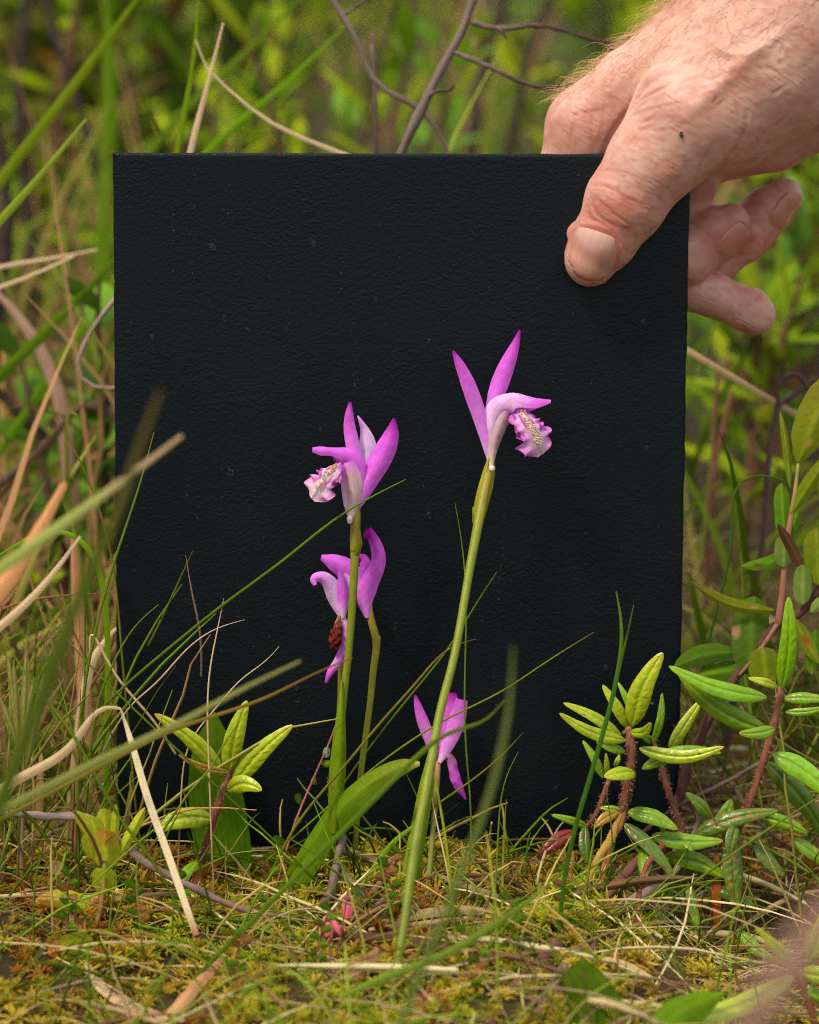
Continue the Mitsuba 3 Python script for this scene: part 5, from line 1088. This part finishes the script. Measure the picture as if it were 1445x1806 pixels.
        pinkc, moon, freec = (lin(190, 138, 122), lin(204, 160, 150), lin(196, 152, 128)) if hw > 30 else (lin(176, 116, 98), lin(184, 126, 108), lin(178, 126, 100))
        km = sst(.95, .7, np.hypot(a * .9, (b + 1.25) * .95))[..., None]; kf = sst(.84, .93, b + .10 * a * a - .1)[..., None]
        C = pinkc * (1 - km) + moon * km; C = C * (1 - kf) + freec * kf
        C = C * (0.94 + .12 * meshkit.noise(np.stack([a * 14, b * 1.2, a * 0], -1)))[..., None]
        ff = grid_faces(31, 25); pv = P.reshape(-1, 3); gv = g.reshape(-1, 3)
        if (np.cross(pv[ff[:, 1]] - pv[ff[:, 0]], pv[ff[:, 2]] - pv[ff[:, 0]]) * gv[ff[:, 0]]).sum() < 0: ff = ff[:, ::-1]
        nm.append((pv, ff, C.reshape(-1, 3), lab))
    V = V + N * disp[:, None]
    # skin colour: pale freckled back, redder knuckles, creases and fingertips
    k1 = meshkit.fbm(p / 55, 3, 1); k2 = meshkit.fbm(p / 16, 2, 5); fr = sst(.66, .74, meshkit.noise(p / 9 + 3, 9)) * sst(.45, .6, meshkit.noise(p / 60, 12))
    tip = np.exp(-(((ux - 1060) / 90) ** 2 + ((uy - 420) / 90) ** 2)) + np.exp(-(((ux - 1300) / 100) ** 2 + ((uy - 420) / 120) ** 2)) * 1.2 + .7 * np.exp(-(((ux - 1010) / 50) ** 2 + ((uy - 225) / 60) ** 2))
    rr = np.clip(.2 + .5 * (k1 - .5) * 2 + .34 * (k2 - .5) * 2 + red + .55 * tip, 0, 1)[:, None]
    C = lin(207, 164, 146) * (1 - rr) + lin(180, 108, 91) * rr
    C = C * (1 - .2 * fr[:, None] * np.array([.7, 1, 1.1]))
    o = thing('hand', 'bare right hand and forearm gripping the upper right corner of the black board', 'hand')
    part(o, 'skin', (V, F, C), 'skin')
    for pv, ff, cc, lab in nm: part(o, 'nail', (pv, ff, cc), 'nail_skin', lab)
    # hairs
    hs, rng = [], np.random.default_rng(6)
    ed = np.nonzero((ux > 985) & (ux < 1460) & (uy > -40) & (uy < 190) & (N @ -FWD > -.5) & (uy < 170 - (ux - 1000) * .35 + 30 * (ux > 1200)))[0]
    sil = ed[np.abs(N[ed] @ FWD) < .4]
    def hair(i, L, stand):
        n = N[i]; g = np.array([-.75, -.1, -.45]) + rng.normal(0, .3, 3); g -= n * (g @ n); g /= np.linalg.norm(g)
        P0 = V[i] - n * PX; c = rng.normal(0, .35)
        P = np.array([P0, P0 + n * L * .30 * stand + g * L * .30, P0 + n * L * .5 * stand + g * L * .65 + X * c * L * .1, P0 + n * L * .45 * stand + g * L + np.array([c, 0, -c]) * L * .25])
        col = lin(214, 170, 120) * rng.uniform(.6, 1.1)
        return tube(spl(P, 8), np.array([.42, .4, .3, .12]) * PX, [(0, col * .8), (1, col)], 3)
    for i in rng.choice(sil, min(230, len(sil)), False): hs.append(hair(i, rng.uniform(18, 52) * PX, rng.uniform(.4, 1.4)))
    for i in rng.choice(ed, 330, False): hs.append(hair(i, rng.uniform(16, 50) * PX, rng.uniform(.15, .6)))
    part(o, 'arm_hair', join(hs), 'hair_skin', 'sparse blond hair on the wrist', 'stuff')
    # a small fly on the thumb
    c0 = hit(np.array([1202.0]), np.array([238.0]))[0]; n0 = grad(c0[None])[0]
    fly = thing('fly', 'tiny black fly resting on the thumb', 'fly')
    up = np.array([0, 0, 1.0]); up -= n0 * (up @ n0); up /= np.linalg.norm(up); sd = np.cross(up, n0)
    bk = lin(26, 20, 18)
    PX_ = PX
    cc = c0 + n0 * 2.6 * .72 * PX
    part(fly, 'body', join([blob(cc - up * 3.5 * .72 * PX, 2.7 * .72 * PX, bk, 0, 0, 2), blob(cc, 2.9 * .72 * PX, bk, 1, 0, 2), tube(np.array([cc, cc + up * 5 * .72 * PX, cc + up * 9 * .72 * PX]), np.array([2.2, 1.9, .8]) * .72 * PX, [(0, bk), (1, bk)], 7)]), 'leaf_skin')
    for s in (-1, 1):
        part(fly, 'wing', ribbon(np.array([cc + n0 * 2 * .72 * PX, cc + n0 * 2.5 * .72 * PX + up * 4 * .72 * PX + sd * s * 2 * .72 * PX, cc + n0 * 2 * .72 * PX + up * 9 * .72 * PX + sd * s * 3 * .72 * PX]), np.array([1, 3.6, 1]) * .72 * PX, [(0, lin(120, 100, 90)), (1, lin(130, 110, 100))], n0, 0, 3), 'blade_skin')
        for k in (-1, 0, 1):
            part(fly, 'leg', tube(np.array([cc, cc + sd * s * 4 * .72 * PX + up * k * 2.4 * .72 * PX + n0 * .5 * .72 * PX, cc + sd * s * 7 * .72 * PX + up * k * 4.5 * .72 * PX - n0 * 3 * .72 * PX]), .5 * .72 * PX, [(0, bk), (1, bk)], 3), 'leaf_skin')
def skin_bump(p, n, uv):
    a = mikit.noise(p.x * 2600, p.y * 2600, p.z * 2600)
    b = mikit.noise((p.x + p.z) * 1500, p.y * 1500, (p.x - p.z) * 5200)
    s, c = p.x * .575 + p.z * .818, p.x * .818 - p.z * .575
    w = mikit.noise(p.x * 120, p.y * 120, p.z * 120)
    l1 = mikit.noise(s * 1500 + w * 3, c * 330, p.y * 500)
    l2 = mikit.noise(s * 700 + c * 700, (s - c) * 220 + 9, p.y * 400)
    return (a * .25 + b * .3) * 0.00016 + (l1 * .6 + l2 * .5 * w) * 0.00022
scene['skin'] = {'type': 'twosided', 'bsdf': {'type': 'bumpmap', 'arbitrary': mikit.proc(skin_bump, 6e-5), 'bsdf': {'type': 'principled', 'base_color': ATTR, 'roughness': 0.46, 'specular': 0.42, 'sheen': 0.15}}}
scene['nail_skin'] = {'type': 'twosided', 'bsdf': {'type': 'principled', 'base_color': VC, 'roughness': 0.2, 'specular': 0.5}}
scene['hair_skin'] = {'type': 'twosided', 'bsdf': {'type': 'principled', 'base_color': VC, 'roughness': 0.4, 'specular': 0.5}}
hand()
